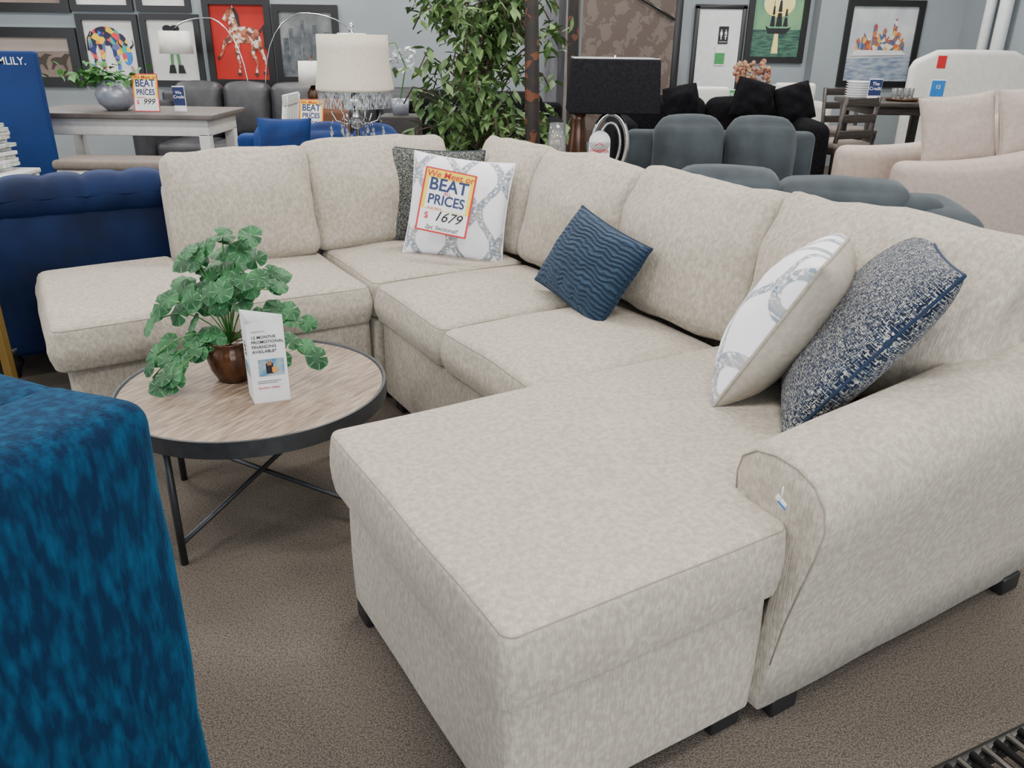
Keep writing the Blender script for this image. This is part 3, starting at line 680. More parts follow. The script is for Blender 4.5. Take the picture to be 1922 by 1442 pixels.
PH1=M('photo_blue',(.03,.2,.35),.6,col2=(.45,.5,.5),scale=30);PH2=flatmat('photo_skin',(.35,.15,.06));PH3=flatmat('photo_orange',(.7,.3,.05))
a,b=tri[1],tri[2]
def quad(u0,u1,z0,z1,mat,nm,o=.001,A=a,B=b):
    p0,_=ontri(A,B,u0,z0,o);p1,_=ontri(A,B,u1,z0,o);return mo(nm,[p0,p1,(p1[0],p1[1],z1),(p0[0],p0[1],z1)],[(0,1,2,3)],mat,BR,False)
quad(.22,.92,.085,.138,PH1,'photo_panel');quad(.42,.62,.092,.125,INK,'photo_figure',.0015);quad(.46,.58,.118,.132,PH2,'photo_figure',.0018);quad(.58,.72,.095,.112,PH3,'photo_figure',.0018)
text('Southern Gallery',.009,RED,BR,ontri(a,b,.45,.048)[0],(90,0,rz),shear=.3)
quad(.15,.8,.068,.070,GREYINK,'fine_print');quad(.15,.7,.062,.064,GREYINK,'fine_print')
p,rz2=ontri(tri[0],tri[1],.5,.165);text('12\nPRO\nFIN\nAVA',.0115,INK,BR,p,(90,0,rz2),lsp=1.1);quad(.15,.85,.08,.12,PH1,'photo_panel',.001,tri[0],tri[1])
# ---------------------------------------------------------------- near blue armchair
AC=T('armchair','blue mottled chenille tuxedo armchair beside the coffee table','chair',(-.532,1.09,0),156)
rbox('backrest',(.105,.46,.515),(.21,.92,.87),.04,BLUECHEN,AC,n=7,puff=(.012,0,.012),wr=.010)
rbox('arm',(.55,.09,.512),(.80,.18,.865),.045,BLUECHEN,AC,n=6,puff=(0,0,.012),wr=.008)
rbox('arm',(.55,.83,.512),(.80,.18,.865),.045,BLUECHEN,AC,n=6,wr=.008)
rbox('seat_cushion',(.56,.46,.40),(.68,.56,.18),.05,BLUECHEN,AC,n=4,puff=(0,0,.02))
rbox('seat_base',(.52,.46,.20),(.8,.6,.24),.02,BLUECHEN,AC,n=2)
for x,y in ((.08,.08),(.86,.08),(.08,.84),(.86,.84)):rbox('leg',(x,y,.045),(.05,.05,.09),.006,BLACKLEG,AC,n=1)
# ---------------------------------------------------------------- tufted settee behind bumper end
ca,sa=math.cos(R(31)),math.sin(R(31))
def S2W(s,t,z=0):return (-.003+s*ca-t*sa,1.05+s*sa+t*ca,z)
TS=T('tufted_settee','navy velvet settee with channel-tufted rolled top and turned leg','sofa',S2W(-.32,3.1),31)
rbox('back_panel',(0,.09,.42),(1.75,.14,.64),.03,BLUEVEL,TS,n=5,puff=(0,.01,0))
def tuft(p,t):
    k=abs(math.sin(p.x*math.pi/.16));f=.016*(k**.5-1);p.z+=f*(1 if p.z>0 else .3);p.y+=f*(1 if p.y>0 else -1);return p
rbox('rolled_top',(0,.09,.80),(1.85,.22,.18),.08,BLUEVEL,TS,n=90,deform=tuft)
rbox('seat_cushion',(0,.5,.40),(1.4,.62,.16),.05,BLUEVEL,TS,n=3);rbox('seat_base',(0,.46,.24),(1.7,.76,.18),.02,BLUEVEL,TS,n=3)
rbox('arm',(-.80,.48,.45),(.16,.74,.40),.07,BLUEVEL,TS,n=3);rbox('arm',(.80,.48,.45),(.16,.74,.40),.07,BLUEVEL,TS,n=3)
for x in (-.42,.78):
    for y in (.06,.78):lathe('turned_leg',[(0,0),(.018,0),(.022,.03),(.032,.05),(.045,.075),(.032,.10),(.045,.115),(.05,.15),(0,.15)],BLACKLEG,TS,loc=(x,y,0),seg=20)
GT=T('side_table','side table with slim brushed gold legs beside the ottoman end','table',S2W(-.93,2.78),31)
for x in (-.19,.19):
    for y in (-.19,.19):rbox('leg',(x,y,.31),(.026,.014,.62),.003,GOLD,GT,n=1)
rbox('table_top',(0,0,.63),(.44,.44,.02),.004,WHITE,GT,n=1)
# ---------------------------------------------------------------- rack lower right corner
RK=T('slatted_rack','low black metal rack with ribbed silver slats on the carpet','rack',(.86,1.17,0),25)
rbox('frame_rail',(.45,0,.10),(.95,.035,.035),.01,BLACK,RK,n=1);rbox('frame_rail',(.45,-.5,.10),(.95,.035,.035),.01,BLACK,RK,n=1)
for x in (.02,.88):
    for y in (0,-.5):rbox('leg',(x,y,.05),(.03,.03,.10),.004,BLACK,RK,n=1)
for i in range(24):tube('slat',[(.02+i*.037,.0,.125),(.02+i*.037,-.5,.125)],.008,CHROME if i%2 else BLACK,RK,8)
# ---------------------------------------------------------------- generic furniture
def sofa(name,label,loc,rz,w,d_,bh,mat,seat=.46,arm_h=.62,aw=.2,nc=2,thk=.22,r=.08,puff=.04,cat='sofa',group=None,leg=BLACKLEG,slope=0):
    e=T(name,label,cat,loc,rz,group)
    rbox('seat_base',(0,d_/2,seat*.5-.02),(w-.02,d_-.04,seat-.2),.03,mat,e,n=2)
    iw=w-2*aw
    for i in range(nc):
        x=-iw/2+iw*(i+.5)/nc
        rbox('seat_cushion',(x,d_*.42,seat-.08),(iw/nc-.01,d_*.75,.18),.06,mat,e,n=4,puff=(0,0,.02))
        rbox('back_cushion',(x,d_-thk*.9,(seat+bh)/2),(iw/nc-.01,thk,bh-seat),r,mat,e,rot=(-8,0,0),n=5,puff=(0,puff,puff*.6),wr=.012)
    rbox('backrest',(0,d_-.07,bh*.46+.03),(w-.04,.14,bh*.86),.05,mat,e,n=3)
    def sl(p,t):
        if p.z>0:p.z+=slope*(t[1]*.5+t[1]*t[1]*.5)
        return p
    for sx in (-1,1):rbox('arm',(sx*(w/2-aw/2),d_*.46,arm_h/2+.03),(aw,d_*.92,arm_h-.02),min(r,aw*.45),mat,e,n=6,puff=(.015,.01,.02),deform=sl if slope else None)
    for sx in (-1,1):
        for y in (.08,d_-.1):rbox('leg',(sx*(w/2-.1),y,.04),(.06,.06,.09),.006,leg,e,n=1)
    return e
sofa('sofa','royal blue tufted velvet sofa behind the sectional',(-1.36,5.35,0),0,1.4,.85,.86,ROYAL,arm_h=.68,aw=.17,nc=3,r=.09,puff=.06)
pillow('square royal blue velvet pillow on the blue sofa',(-1.56,5.62,.78),(1,0,0),(0,.25,1),.36,.34,.13,ROYAL,ROYAL,group='blue sofa pillows')
sofa('loveseat','slate grey microfibre recliner loveseat with rounded backs',(1.42,5.02,0),0,1.34,.85,.97,GREYM,arm_h=.56,aw=.18,r=.1,puff=.07,group='grey recliners')
G2=T('loveseat','slate grey microfibre recliner seen over the sectional back','sofa',(1.53,4.22,0),-12,'grey recliners')
rbox('seat_base',(0,.2,.26),(1.45,.55,.40),.05,GREYM,G2,n=3)
rbox('backrest',(0,-.02,.50),(1.30,.22,.52),.09,GREYM,G2,n=4,puff=(0,.02,.0))
rbox('back_cushion',(-.42,.05,.725),(.56,.34,.22),.10,GREYM,G2,n=6,puff=(0,.03,.02),wr=.01)
rbox('back_cushion',(.16,.05,.70),(.66,.34,.20),.09,GREYM,G2,n=6,puff=(0,.03,.02),wr=.01)
rbox('arm',(.64,.10,.41),(.34,.74,.58),.10,GREYM,G2,n=5,puff=(.02,0,.02));rbox('arm',(-.70,.12,.44),(.20,.70,.62),.09,GREYM,G2,n=4,puff=(.02,0,.03))
for sx in (-1,1):
    for y in (0,.42):rbox('leg',(sx*.6,y,.035),(.06,.06,.07),.006,BLACKLEG,G2,n=1)
sofa('loveseat','blush beige linen sofa with sweeping sloped arms',(2.60,6.15,0),-86,1.15,1.35,.98,BLUSH,arm_h=.70,aw=.24,nc=1,slope=.15)
pillow('square blush linen pillow on the beige sofa',(3.20,6.08,.89),(1,0,.12),(-.1,.25,1),.54,.50,.18,BLUSH,BLUSH,group='blush sofa pillows')
pillow('square blush linen pillow on the beige sofa',(3.66,6.02,.95),(1,.1,.1),(.1,.25,1),.44,.50,.18,BLUSH,BLUSH,group='blush sofa pillows')
sofa('sofa','black faux fur sofa with ribbed back',(1.68,6.75,0),0,1.75,.95,1.0,FUR,arm_h=.84,aw=.2,nc=2)
for x,z,s_,k in ((1.42,.97,.30,.2),(2.02,1.0,.34,-.25),(2.38,.98,.32,.3)):
    pillow('fluffy black fur pillow on the black sofa',(x,7.27,z),(1,0,k),(-k,.25,1),s_,s_,.16,FUR,FUR,group='fur pillows',ear=.03,rnd_=.06,wr=.03)
sofa('sofa','black velvet sofa behind the ficus tree',(-.35,7.1,0),0,1.6,.9,1.0,FUR,arm_h=.78,aw=.2,nc=2)
sofa('sofa','dark grey leather sofa below the pictures',(-2.80,8.1,0),0,1.9,.95,1.0,LEATHER,arm_h=.8,aw=.2,nc=3)
sofa('sofa','dark grey leather sofa below the pictures',(-.9,8.5,0),0,1.6,.85,.95,LEATHER,arm_h=.8,aw=.2,nc=2)
sofa('sofa','cream upholstered sofa beside the restroom wall',(3.1,9.6,0),0,1.0,.8,.98,WHITEF,arm_h=.8,aw=.12,nc=1)
HB=T('headboard','tall white upholstered headboard with rounded corner and red tag','bed',(4.72,8.95,0))
rbox('headboard_panel',(0,0,.72),(1.3,.12,1.4),.055,WHITEF,HB,n=6,deform=lambda p,t:Vector((p.x,p.y,p.z-(.14*max(0,abs(t[0])-.5)**2/.25 if p.z>0 else 0))))
rbox('price_tag',(-.36,-.064,1.30),(.09,.006,.12),.002,RED,HB,n=1)
rbox('bed_base',(0,-.35,.25),(1.25,.6,.4),.05,WHITEF,HB,n=2)
def chair(label,loc,rz,mat,seatm,h=1.05,sh=.62,w=.44,slats=3,vert=False,group='dining chairs'):
    e=T('dining_chair',label,'chair',loc,rz,group)
    rbox('seat',(0,0,sh),(w,.42,.06),.025,seatm,e,n=2,puff=(0,0,.01))
    rbox('seat_frame',(0,0,sh-.05),(w-.02,.40,.05),.005,mat,e,n=1)
    for sx in (-1,1):
        tube('leg',[(sx*(w/2-.03),-.18,0),(sx*(w/2-.03),-.18,sh-.04)],.02,mat,e,8)
        tube('leg',[(sx*(w/2-.03),.20,0),(sx*(w/2-.03),.18,sh),(sx*(w/2-.03),.24,h)],.02,mat,e,8)
    if vert:
        rbox('top_rail',(0,.235,h-.03),(w,.03,.08),.008,mat,e,n=1)
        for i in range(5):rbox('back_slat',((i-2)*.075,.215,(sh+h)/2),(.035,.015,h-sh-.05),.004,mat,e,n=1,rot=(-8,0,0))
    else:
        for i in range(slats):rbox('back_slat',(0,.195+.045*(i+1)/slats,sh+(h-sh)*(i+1)/slats-.04),(w-.04,.02,.07),.006,mat,e,n=1)
    rbox('stretcher',(0,-.18,.2),(w-.06,.02,.03),.004,mat,e,n=1)
    return e
chair('dark wood counter chair with taupe seat by the dining table',(2.92,7.62,0),205,DARKWOOD,TAUPE,1.03,.62,.44)
chair('dark wood counter chair with taupe seat by the dining table',(3.80,7.28,0),160,DARKWOOD,TAUPE,1.03,.62,.44)
chair('dark wood counter chair with taupe seat by the dining table',(3.5,8.85,0),10,DARKWOOD,TAUPE,1.03,.62,.44)
DT=T('dining_table','dark wood counter-height dining table with pedestal base','table',(3.60,8.05,0))
rbox('table_top',(0,0,.955),(.88,.85,.045),.012,DARKWOOD,DT,n=1);rbox('apron',(0,0,.90),(.78,.72,.07),.004,DARKWOOD,DT,n=1)
for sx in (-1,1):
    for sy in (-1,1):rbox('leg',(sx*.35,sy*.32,.44),(.07,.07,.88),.008,DARKWOOD,DT,n=1)
def brochure(label,loc,w,h,mat,txt,tm,rz=0):
    e=T('leaflet_holder',label,'sign',loc,rz,'small brochure signs')
    rbox('card',(0,0,h/2),(w,.01,h),.002,WHITE,e,n=1);rbox('printed_panel',(0,-.006,h*.6),(w*.96,.003,h*.72),.001,mat,e,n=1)
    text(txt,w*.34,tm,e,(0,-.009,h*.66),(90,0,0),bold=.0003);return e
brochure('white and navy credit leaflet on the dining table',(3.29,7.85,.978),.12,.19,NAVY,'The\nCredit',WHITE)
brochure('blue leaflet with the number 12 on the dining table',(3.86,7.85,.978),.13,.19,SKYB,'12',WHITE)
TR=T('serving_tray','red-brown oval serving tray on the dining table','tray',(3.57,7.88,.978))
lathe('tray_dish',[(0,0),(.13,0),(.15,.02),(.145,.022),(.125,.008),(0,.008)],BRONZE,TR)
for i in range(4):
    g=lathe('drinking_glass',[(0,0),(.022,0),(.028,.10),(.026,.10),(.02,.006),(0,.006)],GLASS,None,loc=(3.49+i*.055,7.88+(i%2)*.03,.988),seg=20);tag(g,'clear drinking glass on the tray','glass','drinking glasses on the tray')
WT=T('dining_table','white topped dining table with flowers near the restroom','table',(2.15,8.9,0))
rbox('table_top',(0,0,.80),(.85,.7,.04),.01,WHITEWOOD,WT,n=1)
for sx in (-1,1):
    for sy in (-1,1):rbox('leg',(sx*.38,sy*.28,.39),(.06,.06,.78),.006,DARKWOOD,WT,n=1)
for k,(x,y) in enumerate(((1.80,8.28),(2.98,8.95))):
    e=T('dining_chair','cream upholstered parsons chair by the white table','chair',(x,y,0),180 if not k else 0,'cream chairs')
    rbox('backrest',(0,.2,.76),(.44,.09,.62),.04,WHITEF,e,n=3);rbox('seat',(0,0,.45),(.44,.44,.12),.04,WHITEF,e,n=2)
    for sx in (-1,1):
        for sy in (-1,1):rbox('leg',(sx*.18,sy*.18,.2),(.035,.035,.40),.004,DARKWOOD,e,n=1)
brochure('navy and white leaflet in an acrylic stand',(2.03,8.65,.82),.13,.21,NAVY,'FLEX\nPAY',WHITE)
brochure('green and white leaflet in an acrylic stand',(2.19,8.65,.82),.12,.20,GREEN,'NO\n$',WHITE)
FB=T('flower_bouquet','bouquet of dusty pink flowers in a glass vase','flowers',(2.42,8.85,.82))
lathe('vase',[(0,0),(.05,0),(.06,.08),(.035,.16),(.045,.2),(.04,.2),(.03,.16),(0,.02)],GLASS,FB)
vs=[];fs=[];PINK=M('dusty_pink',(.24,.045,.05),.8,col2=(.42,.30,.16),scale=30)
rn=random.Random(3)
def blob(vs,fs,c,r):
    b=len(vs);k=7
    for i in range(5):
        ph=math.pi*i/4
        for j in range(k):
            a=2*math.pi*j/k;vs.append(c+Vector((math.sin(ph)*math.cos(a),math.sin(ph)*math.sin(a),math.cos(ph)))*r*rn.uniform(.8,1.15))
    for i in range(4):
        for j in range(k):fs.append((b+i*k+j,b+(i+1)*k+j,b+(i+1)*k+(j+1)%k,b+i*k+(j+1)%k))
for i in range(70):blob(vs,fs,Vector((rn.uniform(-.18,.18),rn.uniform(-.1,.1),rn.uniform(.24,.46))),rn.uniform(.016,.032))
mo('blossoms',vs,fs,PINK,FB);tube('stems',[(0,0,.02),(.02,0,.3)],.012,HERB,FB)
for i in range(7):
    o=lathe('plate',[(0,0),(.09,0),(.12,.018),(.115,.02),(.085,.006),(0,.006)],PLASTIC,None,loc=(3.30,8.25,.978+i*.022),seg=28);tag(o,'white plate in the stack on the dark table','plate','stack of white plates')
# left counter table
LT=T('dining_table','counter-height table with grey top and white apron','table',(-2.93,6.5,0))
rbox('table_top',(0,0,.90),(1.45,.75,.04),.01,GREYWOOD,LT,n=1);rbox('apron',(0,0,.82),(1.32,.64,.12),.006,WHITEWOOD,LT,n=1)
for sx in (-1,1):
    for sy in (-1,1):rbox('leg',(sx*.62,sy*.28,.39),(.08,.08,.78),.01,WHITEWOOD,LT,n=1)
rbox('lower_shelf',(0,0,.3),(1.2,.55,.03),.005,GREYWOOD,LT,n=1)
BN=T('bench','white counter bench with taupe padded seat','bench',(-2.68,5.92,0))
rbox('seat',(0,0,.60),(1.15,.34,.07),.03,TAUPE,BN,n=2);rbox('seat_frame',(0,0,.54),(1.1,.3,.05),.005,WHITEWOOD,BN,n=1)
for sx in (-1,1):
    for sy in (-1,1):rbox('leg',(sx*.5,sy*.12,.26),(.05,.05,.52),.006,WHITEWOOD,BN,n=1)
chair('white slat-back counter chair with taupe seat',(-3.93,6.35,0),90,WHITEWOOD,TAUPE,1.0,.62,.42,vert=True,group='white counter chairs')
chair('white slat-back counter chair with taupe seat',(-1.97,6.55,0),-90,WHITEWOOD,TAUPE,1.04,.62,.42,vert=True,group='white counter chairs')
VP=T('potted_plant','leafy green plant in a silver round vase','plant',(-3.02,6.4,.922))
lathe('vase',[(0,0),(.07,0),(.125,.05),(.14,.11),(.12,.17),(.08,.205),(.09,.215),(.08,.215),(.07,.2),(0,.2)],SILVER,VP)
def leafmesh(name,mat,parent,pts,L,W,rs,down=.3,loc=None):
    rr=random.Random(rs);vs=[];fs=[]
    for p in pts:
        d_=Vector((rr.uniform(-1,1),rr.uniform(-1,1),rr.uniform(-.7,.5)-down)).normalized();sd=d_.cross(Vector((rr.uniform(-.3,.3),rr.uniform(-.3,.3),1))).normalized();nn=sd.cross(d_);l=L*rr.uniform(.7,1.25);w=W*rr.uniform(.8,1.2);b=len(vs)
        vs+=[p,p+d_*l*.35+sd*w*.5,p+d_*l*.35-sd*w*.5,p+d_*l*.35-nn*w*.12,p+d_*l*.7+sd*w*.33,p+d_*l*.7-sd*w*.33,p+d_*l*.7-nn*w*.15,p+d_*l-nn*w*.3]
        fs+=[(b,b+1,b+3),(b,b+3,b+2),(b+1,b+4,b+6,b+3),(b+3,b+6,b+5,b+2),(b+4,b+7,b+6),(b+6,b+7,b+5)]
    return mo(name,vs,fs,mat,parent,loc=loc)
pts=[Vector((rn.gauss(-.09,.13),rn.gauss(0,.08),.20+abs(rn.gauss(.03,.05)))) for _ in range(190)]
leafmesh('foliage',HERB,VP,pts,.07,.05,5,.0)
def upright(x,y,z,rz=0,tilt=8):return Matrix.Translation((x,y,z))@Matrix.Rotation(R(rz),4,'Z')@Matrix.Rotation(R(90-tilt),4,'X')
price_sign('price card reading Beat All Prices $999 on the table',upright(-2.73,6.25,.925,0),.19,.265,'999')
brochure('rolled navy and white leaflet standing on the table',(-2.52,6.35,.922),.09,.18,NAVY,'We\nCredit',WHITE)
CH=sofa('accent_chair','rust brown accent chair with dark frame',(-1.80,7.12,0),-12,.52,.46,.95,M('rust_fabric',(.14,.06,.03),.9),arm_h=.6,aw=.05,nc=1,thk=.1,r=.04,puff=.01,cat='chair')
price_sign('price card reading Beat All Prices $1599 on the brown chair',upright(-1.72,7.02,.71,-12,14),.22,.27,'1599')
NB=T('display_board','navy blue bedding display board with white lettering','sign',(-3.68,5.8,0))
rbox('board_panel',(0,0,.67),(.92,.06,1.34),.02,NAVYBOARD,NB,n=2)
text('MLILY.',.068,WHITE,NB,(.205,-.034,1.275),(90,0,0),bold=.0004,ax='LEFT')
RKM=T('magazine_table','small white stand holding piles of magazines','table',(-3.46,5.35,0))
rbox('table_top',(0,0,.60),(.5,.4,.03),.006,WHITEWOOD,RKM,n=1);rbox('lower_shelf',(0,0,.3),(.46,.36,.02),.004,WHITEWOOD,RKM,n=1)
for sx in (-1,1):
    for sy in (-1,1):rbox('leg',(sx*.22,sy*.17,.3),(.04,.04,.60),.004,WHITEWOOD,RKM,n=1)
for k in range(12):
    c=rn.choice([(.5,.5,.48),(.3,.32,.3),(.15,.25,.15),(.35,.28,.2)])
    o=rbox('magazine',(-3.45+rn.uniform(-.03,.03),5.33+rn.uniform(-.02,.02),.627+k*.0245),(.24,.3,.023),.003,M('magazine_paper',c,.6,col2=(.7,.7,.7),scale=25),n=1,rot=(0,0,rn.uniform(-15,15)));tag(o,'printed magazine in the pile on the stand','magazine','magazines in the pile')
# ---------------------------------------------------------------- lamps
ET=T('end_table','dark end table behind the sectional','table',(-.93,4.92,0))
rbox('table_top',(0,0,.60),(.42,.42,.03),.006,DARKWOOD,ET,n=1)
for sx in (-1,1):
    for sy in (-1,1):rbox('leg',(sx*.18,sy*.18,.29),(.04,.04,.585),.004,DARKWOOD,ET,n=1)
CL=T('table_lamp','crystal chandelier table lamp with cream bell shade','lamp',(-.925,4.9,.616))
lathe('lamp_base',[(0,0),(.09,0),(.09,.015),(.04,.03),(.015,.06),(.012,.20),(.02,.22),(.012,.24),(.012,.34),(.028,.36),(.03,.40),(.02,.44),(.03,.47),(.045,.50),(.03,.53),(.012,.55),(.01,.86),(.004,.87),(.01,.885),(.012,.90),(0,.915)],CHROME,CL,seg=24)
lathe('glass_ball',[(0,.34),(.03,.35),(.045,.38),(.03,.41),(0,.42)],GLASS,CL,seg=24)
P=[(.222,.555),(.222,.57),(.213,.62),(.203,.70),(.200,.78),(.198,.85),(.193,.85),(.195,.78),(.198,.70),(.208,.62),(.217,.57),(.222,.555)]
lathe('lamp_shade',P,SHADE,CL,seg=48)
mo('beaded_fringe',[(.212*math.cos(2*math.pi*i/48),.212*math.sin(2*math.pi*i/48),z) for i in range(48) for z in (.465,.555)],[(2*i,2*((i+1)%48),2*((i+1)%48)+1,2*i+1) for i in range(48)],SHEER,CL)
for i in range(6):
    a=2*math.pi*i/6+.3;c_,s_=math.cos(a),math.sin(a)
    tube('crystal_arm',[(0,0,.40),(.06*c_,.06*s_,.37),(.12*c_,.12*s_,.39),(.14*c_,.14*s_,.44)],.005,CHROME,CL,8)
    for q,rr in ((.15,.30),(.08,.26)):
        tube('crystal_arm',[(q*c_,q*s_,rr+.06),(q*.9*c_,q*.9*s_,.40)],.0015,CHROME,CL,5)
        lathe('crystal_drop',[(0,0),(.012,.018),(.005,.04),(.009,.052),(0,.065),],GLASS,CL,loc=(q*c_,q*s_,rr),seg=8)
CT2=T('console_table','dark console table standing behind the sectional back','table',(.43,4.60,0))
rbox('table_top',(0,0,.70),(.58,.32,.04),.006,DARKWOOD,CT2,n=1)
for sx in (-1,1):
    for sy in (-1,1):rbox('leg',(sx*.26,sy*.12,.34),(.05,.05,.68),.004,DARKWOOD,CT2,n=1)
BL=T('table_lamp','chrome loop table lamp with black rectangular shade','lamp',(.52,4.6,.722))
def taper(p,t):
    k=1-.06*(p.z+.137)/.274;return Vector((p.x*k,p.y*k,p.z))
rbox('lamp_shade',(0,0,.508),(.485,.28,.274),.012,BLACKFAB,BL,n=2,deform=taper,sharp=False)
tube('shade_trim',[(-.222,-.125,.646),(.222,-.125,.646),(.222,.125,.646),(-.222,.125,.646)],.0025,WHITE,BL,6,True)
rbox('lamp_base',(0,0,.012),(.20,.11,.024),.005,CHROME,BL,n=1)
loop=[(.095*math.cos(a)+.0,0,.20+.165*math.sin(a)) for a in [math.pi*2*i/36 for i in range(36)]]
tube('chrome_loop',loop,.014,CHROME,BL,12,True);tube('chrome_loop',[(x*.6,y+.0,.20+(z-.20)*.72) for x,y,z in loop],.009,CHROME,BL,12,True)
tube('harp_stem',[(0,0,.36),(0,0,.66)],.007,CHROME,BL)
HT=T('hang_tag','white and red hang tag reading COASTER on the lamp','tag',(.455,4.50,.80),rot=(R(90),0,0))
rbox('tag_card',(0,.075,0),(.115,.15,.004),.0019,WHITE,HT,n=1);lathe('tag_card_top',[(0,0),(.0575,0),(.0575,.004),(0,.004)],WHITE,HT,loc=(0,.15,-.002),seg=28);rbox('tag_stripe',(0,.03,.003),(.115,.035,.002),.0009,RED,HT,n=1)
text('COASTER',.024,RED,HT,(0,.10,.003),bold=.0004);tube('tag_arc',[(-.025,.13,.003),(0,.142,.003),(.025,.13,.003)],.002,RED,HT)
DV=T('vase','tall dark bronze vase on the console table','vase',(.345,4.64,.722))
lathe('vase_body',[(0,0),(.04,0),(.05,.05),(.055,.15),(.045,.26),(.035,.33),(.045,.37),(.04,.37),(.03,.33),(0,.3)],BRONZE,DV)
GV=T('hurricane_vase','clear glass vase filled with brown pebbles','vase',(.225,4.52,.722))
lathe('glass_body',[(0,0),(.035,0),(.04,.01),(.055,.10),(.05,.22),(.042,.32),(.038,.32),(.046,.22),(.05,.10),(.035,.015),(0,.015)],GLASS,GV)
vs=[];fs=[]
for i in range(34):blob(vs,fs,Vector((rn.uniform(-.026,.026),rn.uniform(-.026,.026),rn.uniform(.03,.25))),rn.uniform(.010,.015))
mo('pebbles',vs,fs,M('pebble',(.20,.11,.05),.6,col2=(.42,.33,.24),scale=30),GV)
def arc_lamp(label,base,top,end,zs,sr=.17,sh=.22):
    e=T('arc_floor_lamp',label,'lamp',(base[0],base[1],0),0,'arc floor lamps')
    dx=end[0]-base[0];pts=[(0,0,.03),(0,0,.7)]
    for k in range(1,15):
        t=k/14;a=math.pi*t*.92;pts.append((dx*(1-math.cos(a))/2/(.985),0,.7+(top-.7)*math.sin(a)**.75 if t<.5 else zs+.0+(top-zs)*math.sin(a)**.9))
    tube('arc_pole',pts,.007,CHROME,e,8);lathe('lamp_base',[(0,0),(.15,0),(.15,.025),(0,.03)],DARKWOOD,e)
    l=pts[-1];lathe('lamp_shade',[(sr*.88,l[2]),(sr,l[2]-sh),(sr*.98,l[2]-sh),(sr*.86,l[2]),(sr*.88,l[2])],WSHADE,e,loc=(l[0],0,0),seg=32)
    return e
arc_lamp('chrome arc floor lamp with white drum shade below pictures',(-2.85,9.12),1.62,(-3.58,9.12),1.44)
arc_lamp('chrome arc floor lamp curving in front of the pictures',(-2.72,9.25),1.68,(-1.75,9.25),1.42)
WL=T('table_lamp','small table lamp with white shade and dark base','lamp',(-1.86,7.83,.80))
lathe('lamp_base',[(0,0),(.07,0),(.07,.02),(.03,.05),(.055,.12),(.06,.18),(.02,.24),(.01,.30),(.01,.5),(0,.5)],BRONZE,WL);lathe('lamp_shade',[(.13,.25),(.12,.45),(.115,.45),(.125,.25),(.13,.25)],WSHADE,WL)
sT=T('end_table','dark end table carrying the small white lamp','table',(-1.86,7.83,0))
rbox('table_top',(0,0,.78),(.28,.28,.035),.005,DARKWOOD,sT,n=1)
for sx in (-1,1):
    for sy in (-1,1):rbox('leg',(sx*.11,sy*.11,.38),(.035,.035,.765),.004,DARKWOOD,sT,n=1)
# ficus
FT=T('ficus_tree','tall artificial ficus tree in a woven basket','tree',(-.20,5.35,0))
lathe('basket',[(0,0),(.14,0),(.18,.15),(.17,.32),(.165,.34),(.15,.32),(0,.30)],TERRA,FT)
rr=random.Random(21);tv=[];tf=[]
lp=[]
for i in range(62):
    a=rr.uniform(0,6.28);h0=rr.uniform(.55,1.65);p=Vector((.0,.0,h0));L_=rr.uniform(.28,.54);end=Vector((math.cos(a)*L_-.03,math.sin(a)*L_*.8,h0+rr.uniform(.0,.5)))
    mid=p.lerp(end,.55)+Vector((0,0,.12));P=[p*(1-t)**2+mid*2*t*(1-t)+end*t*t for t in [k/6 for k in range(7)]]
    P.append(P[-1]+Vector((math.cos(a)*.06,math.sin(a)*.06,-.10)))
    o=tube('b',P,.005,BARK,None,5);b=len(tv);tv+=[v.co.copy() for v in o.data.vertices];tf+=[[b+k for k in q.vertices] for q in o.data.polygons];bpy.data.objects.remove(o)
    for _ in range(36):
        t=rr.uniform(.25,1);q=P[min(7,int(t*7))]+Vector((rr.gauss(0,.045),rr.gauss(0,.045),rr.gauss(0,.05)));lp.append(q)
for i in range(3):
    o=tube('b',[(.03*math.cos(2*i+z*6),.03*math.sin(2*i+z*6),z) for z in [k*.1 for k in range(3,19)]],.012,BARK,None,6);b=len(tv);tv+=[v.co.copy() for v in o.data.vertices];tf+=[[b+k for k in q.vertices] for q in o.data.polygons];bpy.data.objects.remove(o)
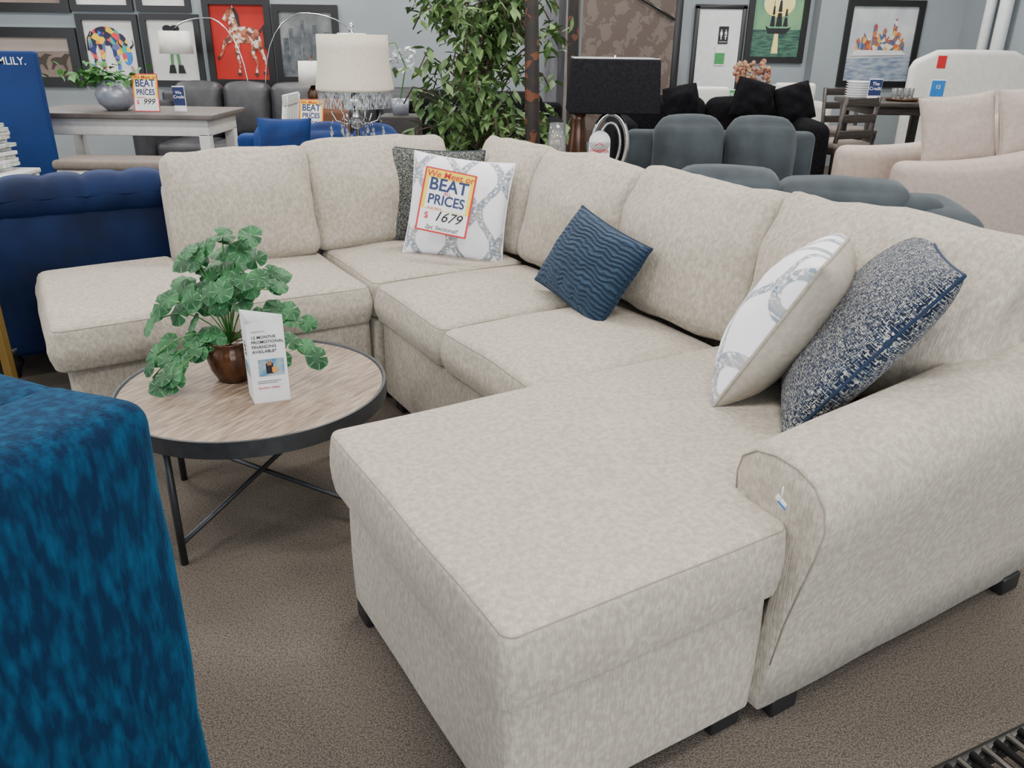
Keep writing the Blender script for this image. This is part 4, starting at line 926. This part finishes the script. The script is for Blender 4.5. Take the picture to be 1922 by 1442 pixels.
mo('trunk',tv,tf,BARK,FT);leafmesh('foliage',FICUS,FT,lp,.10,.044,9,.35)
GIR=voron('tortoiseshell',[(.012,.008,.006),(.015,.01,.008),(.02,.012,.009),(.12,.035,.012),(.012,.01,.008)],26)
for x,y,zb in ((.10,4.95,0),(.42,6.3,0)):
    o=tube('decorative_pole',[(x,y,0),(x+.005,y,.8),(x-.02,y,1.6),(x-.03,y,2.4)],[.042,.046,.040,.036],GIR,seg=14);tag(o,'tall dark pole with tortoiseshell segments','pole','tortoiseshell poles')
OR=T('orchid','white orchid spray in a pot behind the ficus','plant',(-.90,6.6,0))
rbox('stand',(0,0,.45),(.3,.3,.9),.01,DARKWOOD,OR,n=1);lathe('pot',[(0,.9),(.06,.9),(.07,1.02),(0,1.02)],SILVER,OR)
tube('stem',[(0,0,1.0),(.05,0,1.25),(-.02,0,1.42),(-.14,0,1.40)],.005,HERB,OR,6)
pts=[Vector((rn.uniform(-.17,.12),rn.uniform(-.05,.05),rn.uniform(1.24,1.38))) for _ in range(60)]
leafmesh('blossoms',WHITE,OR,pts,.05,.05,8,0)
# ---------------------------------------------------------------- lights
W=bpy.data.worlds.new('world');S.world=W;W.use_nodes=True;W.node_tree.nodes['Background'].inputs[0].default_value=(.82,.91,1.0,1);W.node_tree.nodes['Background'].inputs[1].default_value=1.2
def area(name,loc,rot,sx,sy,e,col=(1,1,1)):
    l=bpy.data.lights.new(name,'AREA');l.shape='RECTANGLE';l.size=sx;l.size_y=sy;l.energy=e;l.color=col
    o=bpy.data.objects.new(name,l);COL.objects.link(o);o.location=loc;o.rotation_euler=tuple(R(a) for a in rot);return o
for x in (-5.5,-2.5,.5,3.5):
    for y in (.8,3.8,6.8,9.0):
        area('ceiling_light',(x,y,3.55),(0,0,0),1.2,.5,80,(1,.97,.93))
area('storefront_window_light',(1.5,-3.6,1.9),(78,0,8),6,2.6,260,(.93,.97,1))
area('storefront_window_light',(-7.5,2.0,1.8),(80,0,-90),6,2.4,130,(.90,.95,1))
